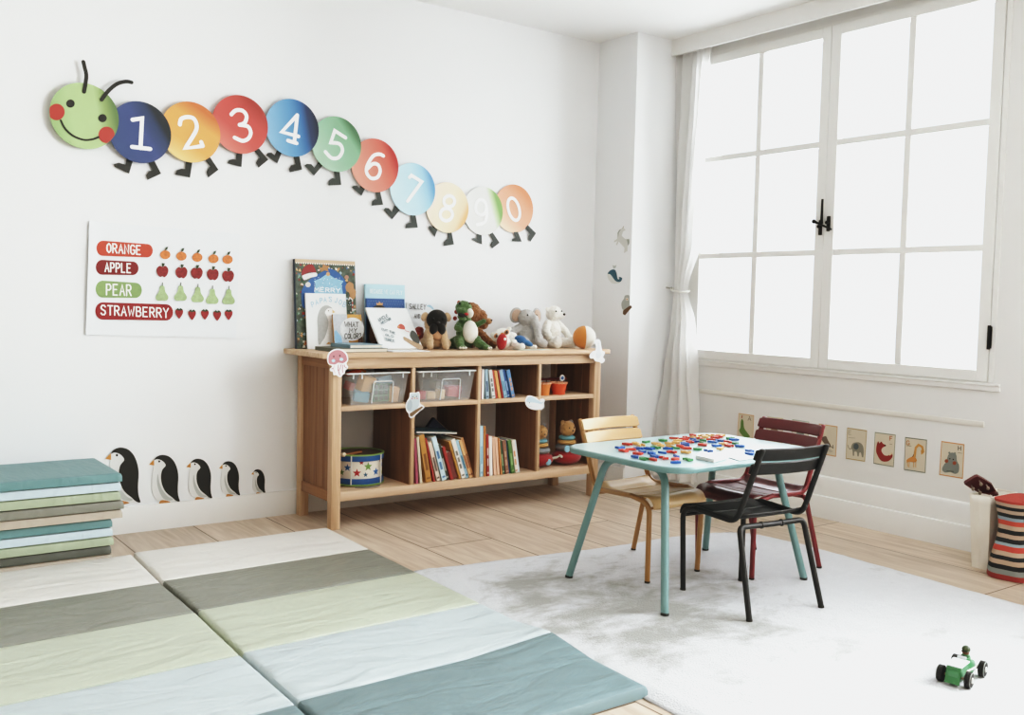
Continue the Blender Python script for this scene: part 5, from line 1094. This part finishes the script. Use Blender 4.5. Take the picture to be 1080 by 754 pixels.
for i in range(5):
    g = .003; y0, y1 = YR[i]-g, YR[i+1]+g; dy = [.0, -.014, 0, -.012, 0, 0]
    lf = (lambda u, v: .022*max(0, 1-abs(v-1)*2.2)*max(0, (u-.62)/.38)) if i == 3 else (lambda u, v: .022*max(0, 1-v*2.2)*max(0, (u-.62)/.38)) if i == 4 else None
    q = [(XLs[i], y0+(-.008 if i else 0)), (XRs[i], y0+(.008 if i else 0)), (XRs[i+1], y1+(.008 if i < 4 else 0)), (XLs[i+1], y1-(.008 if i < 4 else 0))]
    tag(soft_panel('mat_panel', mat_r, q, .001, .034, VC[i], seed=i*3.1, lift=lf), CNAME[i]+' panel')
mat_l = thing('play_mat', 'second folding play mat unfolded at the left, in front of the mat stack', 'play mat', (-3.4, -1.6, 0))
for i in range(5):
    g = .003; y0, y1 = YR[i]-g-.018, YR[i+1]+g-.018
    q = [(XLs[i]-.92, y0-.035), (XLs[i]-.014, y0-.006), (XLs[i+1]-.014, y1-.006), (XLs[i+1]-.92, y1-.035)]
    tag(soft_panel('mat_panel', mat_l, q, .001, .034, VC[i], seed=20+i*2.3), CNAME[i]+' panel')
# stack of two folded mats
VS = [vinyl('stack_teal', '#5f8a8b', 0, .35), vinyl('stack_pale_blue', '#bccfd6', 0, .35), vinyl('stack_sage', '#9daa8e', 0, .35), vinyl('stack_grey', '#7d7e73', 0, .35), vinyl('stack_beige', '#b3a897', 0, .35)]
VS2 = VS[:3]+[vinyl('stack_dark_grey', '#5b6058', 0, .35), VS[4]]
SN = ['teal', 'pale blue', 'sage green', 'grey', 'beige']
def folded(z0, th, xr_, yf, dy, label, mats, sd):
    o = thing('folded_mat', label, 'play mat', (xr_-.45, -.27, z0)); rs = random.Random(sd)
    for i in range(5):
        z = z0+(4-i)*th; jx, jy = rs.uniform(-.006, .006), rs.uniform(-.006, .006); xx = xr_+jx; yy = yf+jy
        q = [(xx-.90, yy+dy), (xx, yy+dy), (xx, yy), (xx-.90, yy)]
        soft = soft_panel('mat_panel', o, q, z+.001, z+th-.003, mats[i], puff=.0018, seed=sd+i*5, nx=60, ny=10); tag(soft, SN[i]+' folded layer')
    return o
folded(.0, .0372, -2.992, -.487, .44, 'lower of two folded play mats stacked against the wall at the left', VS2, 3)
folded(.1865, .0378, -2.960, -.505, .455, 'upper of two folded play mats stacked against the wall, teal on top', VS, 9)

# ================================================================== TABLE
TE = M('#69908f', .35, coat=.25, name='teal_enamel'); TT = M('#a9c8cb', .32, coat=.3, name='pale_teal_table_top')
tb = thing('kids_table', 'teal metal children table with rounded corners and splayed legs on the rug', 'table', (-1.127, -1.956, RZ), 0)
TZ = .544; hx, hy = .448, .324
def rrect(hx, hy, r, n=10):
    out = []
    for sx, sy, a0 in ((1, 1, 0), (-1, 1, pi/2), (-1, -1, pi), (1, -1, 1.5*pi)):
        for k in range(n+1): a = a0+pi/2*k/n; out.append((sx*(hx-r)+r*cos(a), sy*(hy-r)+r*sin(a)))
    return out
def loc_build(mb, name, root): return mb.build(name, root, False)
b = MB(); L0 = TZ-RZ; rings = [(.012, -.023), (.002, -.022), (0, -.019), (0, -.007), (.0025, -.0025), (.009, 0)]
vs = []; fs = []
for ins, dz in rings: vs += [(x, y, L0+dz) for x, y in rrect(hx-ins, hy-ins, .114-ins)]
n = len(rrect(1, 1, .1))
for k in range(len(rings)-1):
    for i in range(n): a = k*n+i; c = k*n+(i+1) % n; fs.append([a, c, c+n, a+n])
b.add(vs, fs, TE, True); b.add([(x, y, L0) for x, y in rrect(hx-.009, hy-.009, .105)], [list(range(n))], TT, False)
b.add([(x, y, L0-.006) for x, y in rrect(hx-.004, hy-.004, .11)], [list(range(n))[::-1]], TE, False); loc_build(b, 'table_top', tb)
FEET = [(-.421, .266), (-.433, -.282), (.388, .280), (.381, -.259)]
for fx, fy in FEET:
    sx, sy = (1 if fx > 0 else -1), (1 if fy > 0 else -1); b = MB()
    tx_ = -.330 if sx < 0 else .290; ty_ = sy*.160
    path = fillet([(fx, fy, .006), (tx_, ty_, L0-.034), (tx_+sx*-.006, sy*.02, L0-.038)], .075, 10)
    b.tube(path, .0145, TE, 16); loc_build(b, 'leg', tb)
    b = MB(); b.tube([(fx, fy, 0), (fx+(.3*(sx*.335-fx))*.04, fy, .010)], .0152, M('#2b2d2c', .6), 16); loc_build(b, 'foot_cap', tb)
for tx_ in (-.324, .284):
    b = MB(); b.tube([(tx_, -.021, L0-.038), (tx_, .021, L0-.038)], .0146, TE, 16); b.box((tx_-.018, -.10, L0-.027), (tx_+.018, .10, L0-.022), TE, .001); loc_build(b, 'leg_joint', tb)

# ================================================================== CHAIRS
def chair(name, label, col, loc, rz, slat=None, rough=.35):
    ct = .2 if rough < .5 else .05; m = M(col, rough, coat=ct); ms = M(slat or col, rough, coat=ct); R = .0105
    o = thing(name, label, 'chair', (loc[0], loc[1], RZ), rz)
    Zs = .338-RZ+.008
    for s in (-1, 1):
        b = MB(); P = fillet([(s*.149, .393, .004), (s*.157, .400, Zs-.012), (s*.168, .31, Zs+.006)], .055, 8); k = len(P)-3
        b.tube(P, R, m, 14); loc_build(b, 'leg', o)
        b = MB(); b.tube(fillet([(s*.168, .31, Zs+.006), (s*.163, .098, Zs-.002), (s*.157, -.012, .604)], .045, 8), R, m, 14); b.ell((s*.157, -.012, .604), (R, R, R*.6), m, u=14, v=8); loc_build(b, 'side_frame', o)
        b = MB(); b.tube(fillet([(s*.177, 0, .004), (s*.158, .086, Zs-.018), (s*.11, .090, Zs-.020)], .05, 8), R, m, 14); loc_build(b, 'leg', o)
        for fx, fy in ((s*.149, .393), (s*.177, 0)):
            b = MB(); b.tube([(fx, fy, 0), (fx, fy+.0005, .008)], .0112, M('#26241f', .7), 14); loc_build(b, 'foot_cap', o)
    b = MB(); b.tube([(-.11, .090, Zs-.020), (0, .089, Zs-.021), (.11, .090, Zs-.020)], R, m, 14)
    for xx in (-.05, .05): b.tube([(xx-.003, .089, Zs-.0205), (xx+.003, .089, Zs-.0205)], R*1.25, m, 14)
    loc_build(b, 'cross_bar', o)
    b = MB(); b.tube([(-.157, .392, Zs-.035), (.157, .392, Zs-.035)], .006, m, 10); loc_build(b, 'front_bar', o)
    # seat: four slats side to side following a dished profile, the front one rolled down
    prof = [(.420, -.038), (.419, -.022), (.409, -.004), (.392, .006), (.36, .008), (.31, .002), (.25, -.005), (.19, -.006), (.14, .0), (.115, .008), (.092, .026)]
    pr = [Vector((0, y, Zs+z+.001)) for y, z in prof]; pr = [Vector(p) for p in smooth2([tuple(p) for p in pr], False, 5)]
    Ls = [0]
    for a, c in zip(pr, pr[1:]): Ls.append(Ls[-1]+(c-a).length)
    T = Ls[-1]; NSL = 4; gap = .006
    def pa(l):
        for i in range(len(pr)-1):
            if Ls[i+1] >= l: t = (l-Ls[i])/(Ls[i+1]-Ls[i]); return pr[i].lerp(pr[i+1], t), (pr[i+1]-pr[i]).normalized()
        return pr[-1], (pr[-1]-pr[-2]).normalized()
    for k in range(NSL):
        l0, l1 = T*k/NSL+gap/2, T*(k+1)/NSL-gap/2; vs = []; fs = []; nn = 10; hw = .153
        for i in range(nn+1):
            p, d = pa(l0+(l1-l0)*i/nn); nrm = Vector((0, d.z, -d.y)); nrm = nrm if nrm.z > 0 or nrm.y > .5 else -nrm
            for x in (-hw, -hw*.6, 0, hw*.6, hw): vs.append(p+Vector((x, 0, -.004*(1-(x/hw)**2))))
        for i in range(nn):
            for j in range(4): a = i*5+j; fs.append([a, a+1, a+6, a+5])
        b = MB(); b.add(vs, fs, ms, True); q = loc_build(b, 'seat_slat', o); s_ = q.modifiers.new('t', 'SOLIDIFY'); s_.thickness = .005; s_.offset = 0
    # back: two bowed slats on the front side of the posts
    for z0 in (.509, .561):
        hh = .0465; vs = []; fs = []; nx = 20; hw = .166
        loop = [(0, .004), (.004, 0), (hh-.004, 0), (hh, .004), (hh, .007), (hh-.004, .011), (.004, .011), (0, .007)]
        for i in range(nx+1):
            u = -1+2*i/nx; x = hw*u; end = max(0, (abs(u)-.93)/.07); sh = 1-.22*end*end
            for zz, yy in loop:
                zc = hh/2+(zz-hh/2)*sh; z = z0+zc; yb = .098-.110*(z-.331)/(.604-.331)+.007
                vs.append((x, yb+.0035+yy-.026*(1-u*u), z))
        L = 8
        for i in range(nx):
            for j in range(L): a = i*L+j; c = i*L+(j+1) % L; fs.append([a, c, c+L, a+L])
        fs += [list(range(L))[::-1], [nx*L+j for j in range(L)]]
        b = MB(); b.add(vs, fs, ms, True); loc_build(b, 'back_slat', o)
    return o
chair('kids_chair', 'black metal children chair in front of the table, its back toward the viewer', '#131514', (-1.1755, -2.4645), radians(-6.5), rough=.55)
chair('kids_chair', 'honey yellow children chair on the shelf side of the table', '#ab7a3e', (-1.197, -1.512), radians(180+2.5), '#cfa872')
chair('kids_chair', 'dark red metal children chair on the window side of the table', '#7d1f26', (-.538, -1.962), radians(89), '#5e1a1f')

# ================================================================== THINGS ON THE TABLE
LC = {'r': ('#cf3a24', 'red'), 'b': ('#1f62b0', 'blue'), 'g': ('#3f8f52', 'green'), 'y': ('#e0aa5c', 'yellow')}
LM = {k: M(c, .35, coat=.2) for k, (c, n) in LC.items()}
lett = """135,180,b 160,199,r 200,192,r 180,160,r 215,157,y 258,166,y 297,147,g 392,137,g 235,188,b 272,204,b 305,187,b 240,216,r 236,236,b 275,246,g 335,252,r 325,214,b 350,233,b 385,212,b 348,181,g 380,168,y 352,157,y 415,172,y 425,187,b 398,243,r 438,247,r 470,233,b 445,208,r 540,252,g 467,269,b 533,208,y 497,172,r 535,184,r 522,167,b 470,151,y 436,156,y 460,124,r 500,128,r 480,139,y 510,158,b 552,147,r 585,143,b 600,188,g 632,163,r 628,151,g 665,200,b 572,107,r 612,109,y 553,131,b 583,134,g 607,129,r 645,119,y 660,131,r 625,122,y 692,146,b 708,121,r 740,107,y 725,115,r 738,139,b 742,187,y 755,158,y 790,169,r 778,147,r 820,133,b 797,125,g 838,157,g 852,171,b 714,168,b 912,216,b 918,201,b 488,176,g 672,109,y 556,120,r"""
chars = 'KEARSMTOHLNBPUFGDIXCWYVZQJ'
rl = random.Random(11); placed = []
TT_ = TZ+.0015
for k, it in enumerate(lett.split()):
    x, y, c = it.split(','); p = at(630+float(x)/5.684, 440+float(y)/5.684, 2, TT_+.004); p.z = TT_
    a = rl.uniform(-.5, .5)+rl.choice((0, 0, pi, 1.57)); ch = chars[k % len(chars)]; hh = .030
    # nudge apart
    for _ in range(40):
        mv = False
        for q in placed:
            d = Vector((p.x-q.x, p.y-q.y, 0))
            if d.length < .043:
                if d.length < 1e-4: d = Vector((1, 0, 0))
                p = Vector((q.x, q.y, p.z))+d.normalized()*.0435; mv = True
        if not mv: break
    placed.append(p.copy())
    pl = Local(p-Vector((.3*hh*cos(a)-.5*hh*sin(a), .3*hh*sin(a)+.5*hh*cos(a), -.008)), (cos(a)*hh, sin(a)*hh, 0), (-sin(a)*hh, cos(a)*hh, 0)); b = MB()
    for st in FONT[ch]: stroke(b, pl, st, .0075, LM[c], 0, th=.008)
    zone = ('at the left end of the table' if p.x < -1.37 else 'along the front edge of the table near the viewer' if p.y < -2.05 and p.x < -1.1 else 'in the middle of the teal table' if p.x < -1.08 else 'toward the far end of the table by the red chair')
    if p.y > -1.80 and p.x > -1.37: zone = 'along the back edge of the table by the yellow chair'
    tag(b.build('plastic_letter'), f'small {LC[c][1]} plastic letter {ch} {zone}', 'toy letter', 'plastic letters scattered on the teal table')
CARD = M('#f1f1ee', .6)
pk = [at(630+x/5.684, 440+y/5.684, 2, TT_+.010) for x, y in ((590, 232), (618, 208), (782, 232), (700, 256))]
ctr_ = sum(pk, Vector())/4; o = thing('card_stack', 'small stack of white cards on the front part of the teal table', 'cards', (ctr_.x, ctr_.y, TT_))
for i in range(6):
    b = MB(); jz = TT_+.0003+i*.0021; dx, dy = rl.uniform(-.0015, .0015), rl.uniform(-.0015, .0015)
    b.prism([Vector((p.x+dx, p.y+dy, jz+.0018)) for p in pk], (0, 0, -.0017), CARD); b.build('white_card', o)
pk = [at(630+x/5.684, 440+y/5.684, 2, TT_+.002) for x, y in ((778, 236), (880, 221), (948, 243), (850, 258))]
b = MB(); b.prism([Vector((p.x, p.y, TT_+.0022)) for p in pk], (0, 0, -.0018), CARD); tag(b.build('white_card'), 'single white card lying beside the card stack, behind the black chair back', 'cards')

# ================================================================== BAG, TEXTILE, UKULELE
CV = M('#e9e3d6', .85, .25, 260, name='off_white_canvas')
bx, by = .02, -2.38
b = MB(); rng = []
H_ = .322
def ringz(z):
    k = z/H_; hw = .085+.028*k; hd = .034+.010*k; return [(bx+.175+sx*hw*(1.0)+.0, by-.110+sy*hd) for sx, sy in ((-1, 1), (1, 1), (1, -1), (-1, -1))]
vs = []; fs = []; NL = 10
for j in range(NL+1):
    z = H_*j/NL; c4 = ringz(z); loop = []
    for i in range(4):
        p, q = Vector(c4[i]), Vector(c4[(i+1) % 4])
        for k in range(8):
            r_ = p.lerp(q, k/8); nrm = Vector((q.y-p.y, p.x-q.x)).normalized()*-1; bulge = .006*sin(pi*k/8)*noise.noise(Vector((i*3, k*.5, z*9)))*2
            loop.append((r_.x+nrm.x*bulge, r_.y+nrm.y*bulge, z+.001))
    vs += loop
for j in range(NL):
    for i in range(32): a = j*32+i; c = j*32+(i+1) % 32; fs.append([a, c, c+32, a+32])
fs.append(list(range(32))[::-1]); b.add(vs, fs, CV, True)
o = thing('canvas_bag', 'tall off white canvas bag standing on the floor under the hippo card', 'bag', (bx+.175, by-.110, 0)); q = b.build('bag_body', o, angle=50); s_ = q.modifiers.new('t', 'SOLIDIFY'); s_.thickness = .003
b = MB(); b.tube([(p[0], p[1], H_) for p in [ringz(H_)[i] for i in range(4)]], .004, CV, 8, closed=True); b.build('hem', o)
# striped textile hanging over the near side of the bag
def stripemat():
    m, t, bs = nt('striped_woven_textile'); tc = N(t, 'ShaderNodeTexCoord'); sp = N(t, 'ShaderNodeSeparateXYZ'); t.links.new(tc.outputs['Object'], sp.inputs[0])
    mr = N(t, 'ShaderNodeMapRange'); mr.inputs['From Min'].default_value = 0; mr.inputs['From Max'].default_value = .335; t.links.new(sp.outputs['Z'], mr.inputs[0])
    cr = N(t, 'ShaderNodeValToRGB'); cr.color_ramp.interpolation = 'CONSTANT'; e = cr.color_ramp.elements
    cols = ['#a3403a', '#8e9693', '#2b2e31', '#b9a08a', '#2b2e31', '#b9a08a', '#c0483c', '#8fa3a8', '#2b2e31', '#b39a86', '#26282a', '#b9a08a', '#c2503e', '#8fa3ad', '#2b2e31', '#b7a18d', '#2b2e31', '#b8a18b', '#b4453b']
    st = [0, .065, .13, .19, .25, .30, .355, .42, .455, .51, .56, .615, .67, .73, .77, .82, .865, .91, .95]
    while len(e) < len(cols): e.new(.5)
    for i in range(len(cols)): e[i].position = st[i]; e[i].color = lin(cols[i])
    t.links.new(mr.outputs[0], cr.inputs[0]); t.links.new(cr.outputs[0], bs.inputs['Base Color']); bs.inputs['Roughness'].default_value = .95
    w = N(t, 'ShaderNodeTexNoise', Scale=350.0); t.links.new(tc.outputs['Object'], w.inputs[0]); bp = N(t, 'ShaderNodeBump', Strength=.5, Distance=.003); t.links.new(w.outputs[0], bp.inputs['Height']); t.links.new(bp.outputs[0], bs.inputs['Normal']); return m
vs = []; fs = []; A, Bn = 28, 30
for j in range(Bn+1):
    z = .002+.330*j/Bn; k = z/.33
    for i in range(A):
        a = 2*pi*i/A; px = .115+.012*sin(k*7)+.022*(1-k)**2; py = .075+.010*sin(k*6+1)+.015*(1-k)**2
        rr = (abs(cos(a))**3+abs(sin(a))**3)**(-1/3)
        vs.append((.150+px*rr*cos(a)*(1+.03*sin(5*a+k*4)), -2.635+py*rr*sin(a)*(1+.04*sin(4*a+k*5)), z))
for j in range(Bn):
    for i in range(A): a = j*A+i; c = j*A+(i+1) % A; fs.append([a, c, c+A, a+A])
fs.append(list(range(A))[::-1]); fs.append([Bn*A+i for i in range(A)])
b = MB(); b.add(vs, fs, stripemat(), True); tag(b.build('striped_cloth_bag', angle=60), 'striped woven bag in black, red and grey beside the white canvas bag', 'bag')
# ukulele: headstock showing over the bag
MAR = M('#5d1c22', .35, coat=.4, name='maroon_lacquer')
hd = Vector((.055, -2.45, .395)); tl = Vector((.13, -2.60, .175))
d = (tl-hd).normalized(); side = Vector((.75, .05, .25)); side = (side-d*side.dot(d)).normalized(); nr = side.cross(d).normalized()
if nr.z < 0: nr = -nr
# head points up-left out of the bag mouth
hp = at(1023, 505, 1, -2.455); tp_ = at(1052, 522, 1, -2.488)
d = (tp_-hp).normalized(); L_ = (tp_-hp).length; side = Vector((.25, -.8, .60)); side = (side-d*side.dot(d)).normalized(); nr = d.cross(side).normalized()
if nr.z < 0: nr = -nr
uk = thing('ukulele', 'maroon ukulele with its peg head sticking out of the white bag', 'ukulele', (hp.x+.1, hp.y-.06, hp.z-.2))
def U(l, s, n): return hp+d*l+side*s+nr*n
out2 = [(0, -.026), (.006, -.034), (.05, -.036), (.11, -.034), (.14, -.022), (.16, -.017), (.16, .017), (.14, .022), (.11, .034), (.05, .036), (.006, .034), (0, .026)]
b = MB(); b.prism([U(l, s, .006) for l, s in out2], -nr*.012, MAR); b.build('headstock', uk)
for l in (.035, .085):
    for s in (-.020, .020):
        b = MB(); b.tube([U(l, s, .006), U(l, s, .012)], .0045, M('#e8ddc8', .3), 12); b.build('string_post', uk)
        b = MB(); b.tube([U(l, s, -.006), U(l, s, -.020)], .003, M('#9b948a', .3, metal=.8), 8); b.ell(U(l, s, -.026), (.007, .007, .009), M('#8d7f70', .4)); b.build('tuning_peg', uk)
for l, s in ((.02, 0), (.06, .006), (.10, -.004)):
    b = MB(); b.prism([U(l+.009*cos(a), s+.006*sin(a), .0066) for a in (0, .9, 1.57, 2.4, 3.14, 4, 4.71, 5.6)], (0, 0, 0), M('#e4d3b4', .4)); b.build('inlay', uk)
nk0 = U(.16, 0, 0); nd = Vector((.10, -.02, -1)).normalized()
b = MB(); b.tube([U(.15, 0, -.004), nk0+d*.02, nk0+d*.03+nd*.03, nk0+d*.03+nd*.12], [.013, .013, .014, .015], MAR, 12); b.build('neck', uk)
# ================================================================== TOY CAR
cw = Vector((-1.220, -3.146, RZ)); hd_ = Vector((-.146, -.029)); rz = math.atan2(hd_.y, hd_.x)
o = thing('toy_car', 'green toy racing car with a white bonnet and helmeted driver on the rug corner', 'toy car', cw, rz); o.scale = (.87, .87, .92)
GC = M('#2f7a45', .3, coat=.4); RB = M('#1f201e', .7); HUB = M('#cfcfc6', .3)
def lb(name, fn): b = MB(); fn(b); return b.build(name, o, False)
Rw = .0265
for x in (-.072, .072):
    for y in (-.045, .045):
        w = lb('wheel', lambda b: (b.add(*(lambda m: (m.v, m.f))(MB().lathe([(0, -.011), (.019, -.011), (.0265, -.008), (.0265, -.0015), (.0245, 0), (.0265, .0015), (.0265, .008), (.019, .011), (0, .011)], RB, (0, 0, 0), 28, Matrix.Translation((x, y, Rw)) @ Matrix.Rotation(pi/2, 4, 'X'))), RB)))
        b = MB(); sy = 1 if y > 0 else -1; b.tube([(x, y+sy*.009, Rw), (x, y+sy*.014, Rw)], [.011, .008], HUB, 16); h_ = b.build('hub', w, False)
        b = MB(); b.torus((0, 0, 0), .0235, .0015, M('#8d918c', .5), Mx=Matrix.Translation((x, y+sy*.0095, Rw)) @ Matrix.Rotation(pi/2, 4, 'X')); b.build('tyre_line', w, False)
    lb('axle', lambda b: b.tube([(x, -.045, Rw), (x, .045, Rw)], .004, M('#8f7a5c', .4)))
def body(b):
    sec = [(-.085, .018, .022, .042), (-.05, .025, .020, .056), (0, .027, .018, .061), (.04, .025, .016, .060), (.082, .020, .014, .056), (.092, .018, .014, .050)]
    vs = []; fs = []
    for x, hw_, z0, z1 in sec: vs += [(x, -hw_, z0), (x, -hw_*1.05, (z0+z1)/2), (x, -hw_*.75, z1), (x, hw_*.75, z1), (x, hw_*1.05, (z0+z1)/2), (x, hw_, z0)]
    for i in range(len(sec)-1):
        for j in range(6): a = i*6+j; c = i*6+(j+1) % 6; fs.append([a, a+6, c+6, c])
    fs += [list(range(6)), [(len(sec)-1)*6+j for j in range(6)][::-1]]; b.add(vs, fs, GC, True)
lb('car_body', body)
lb('radiator', lambda b: b.box((.088, -.019, .018), (.096, .019, .052), GC, .004))
lb('front_plate', lambda b: (b.prism([(.103, -.024, .010), (.103, .024, .010), (.085, .024, .064), (.085, -.024, .064)], (-.004, 0, 0), GC), [b.ell((.0935-.0045*k, y, .026+.011*k), (.0015, .002, .002), M('#1a2a1e', .5), u=8, v=6) for k in range(3) for y in (-.008, .008)]))
lb('bonnet', lambda b: b.prism([(.086, -.024, .0655), (.086, .024, .0655), (.012, .027, .0685), (.012, -.027, .0685)], (0, 0, -.005), M('#e6eaec', .3, coat=.3)))
lb('exhaust_pipe', lambda b: (b.tube([(.04, .026, .04), (-.03, .03, .036), (-.09, .03, .034)], .0035, HUB, 8), b.tube([(.04, -.026, .04), (-.03, -.03, .036), (-.09, -.03, .034)], .0035, HUB, 8)))
dr = lb('driver', lambda b: (b.ell((-.032, 0, .062), (.014, .016, .018), GC), b.ell((-.030, 0, .084), (.012, .012, .013), M('#7a4a34', .6)), b.tube([(-.028, -.014, .066), (-.008, -.016, .066), (.004, -.008, .070)], .004, GC, 8), b.tube([(-.028, .014, .066), (-.008, .016, .066), (.004, .008, .070)], .004, GC, 8)))
b = MB(); b.ell((-.032, 0, .091), (.0145, .014, .012), M('#3b4a2a', .4)); b.box((-.024, -.011, .085), (-.014, .011, .088), M('#2c331f', .5), .001); b.build('helmet', dr, False)
lb('steering_wheel', lambda b: b.torus((0, 0, 0), .009, .0014, RB, Mx=Matrix.Translation((.006, 0, .071)) @ Matrix.Rotation(radians(65), 4, 'Y')))
lb('windscreen', lambda b: b.box((.008, -.015, .066), (.010, .015, .078), CLR2, .0005))

FARW = M('#b9b3aa', .9, name='taupe_wall_paint')
# ================================================================== REST OF THE ROOM AND LIGHT
b = MB(); b.box((XL-.15, YEND, 0), (XL, .12, ZC), FARW); struct(b, 'wall_left')
b = MB(); b.box((XL-.15, YEND-.15, 0), (XW+.25, YEND, ZC), FARW); struct(b, 'wall_front')
w = bpy.data.worlds.new('daylight'); scene.world = w; w.use_nodes = True
bg = w.node_tree.nodes['Background']; bg.inputs[0].default_value = lin('#f4f8ff'); bg.inputs[1].default_value = 1.2
def area(name, loc, rot, sx, sy, power, col):
    l = bpy.data.lights.new(name, 'AREA'); l.shape = 'RECTANGLE'; l.size = sx; l.size_y = sy; l.energy = power; l.color = col
    o = bpy.data.objects.new(name, l); COL.objects.link(o); o.location = loc; o.rotation_euler = rot; return o
area('window_daylight', (XW+.75, -1.45, 1.95), (0, radians(90), 0), 2.6, 3.4, 140, (.95, .975, 1))
area('side_fill_light', (XW+.38, -4.55, 1.70), (0, radians(90), 0), 2.2, 2.7, 520, (.97, .985, 1))  # added fill light, unseen, shining in through the added opening
vs_ = scene.view_settings; vs_.view_transform = 'Standard'; vs_.look = 'None'; vs_.exposure = 0; vs_.gamma = 1
vs_.use_curve_mapping = True; cm = vs_.curve_mapping; cm.extend = 'HORIZONTAL'
def setc(c, pts):
    c.points[0].location = pts[0]; c.points[1].location = pts[-1]
    for p in pts[1:-1]: c.points.new(*p)
setc(cm.curves[3], [(0, .004), (.05, .034), (.14, .135), (.3, .355), (.5, .59), (.75, .79), (1, .885)])
setc(cm.curves[0], [(0, 0), (.2, .207), (.6, .6), (1, .985)])
setc(cm.curves[2], [(0, 0), (.1, .096), (.3, .302), (.6, .612), (1, 1)])
cm.update()
scene.cycles.use_denoising = True; scene.cycles.max_bounces = 8; scene.cycles.transparent_max_bounces = 16; scene.cycles.diffuse_bounces = 6
scene.cycles.sample_clamp_indirect = 8
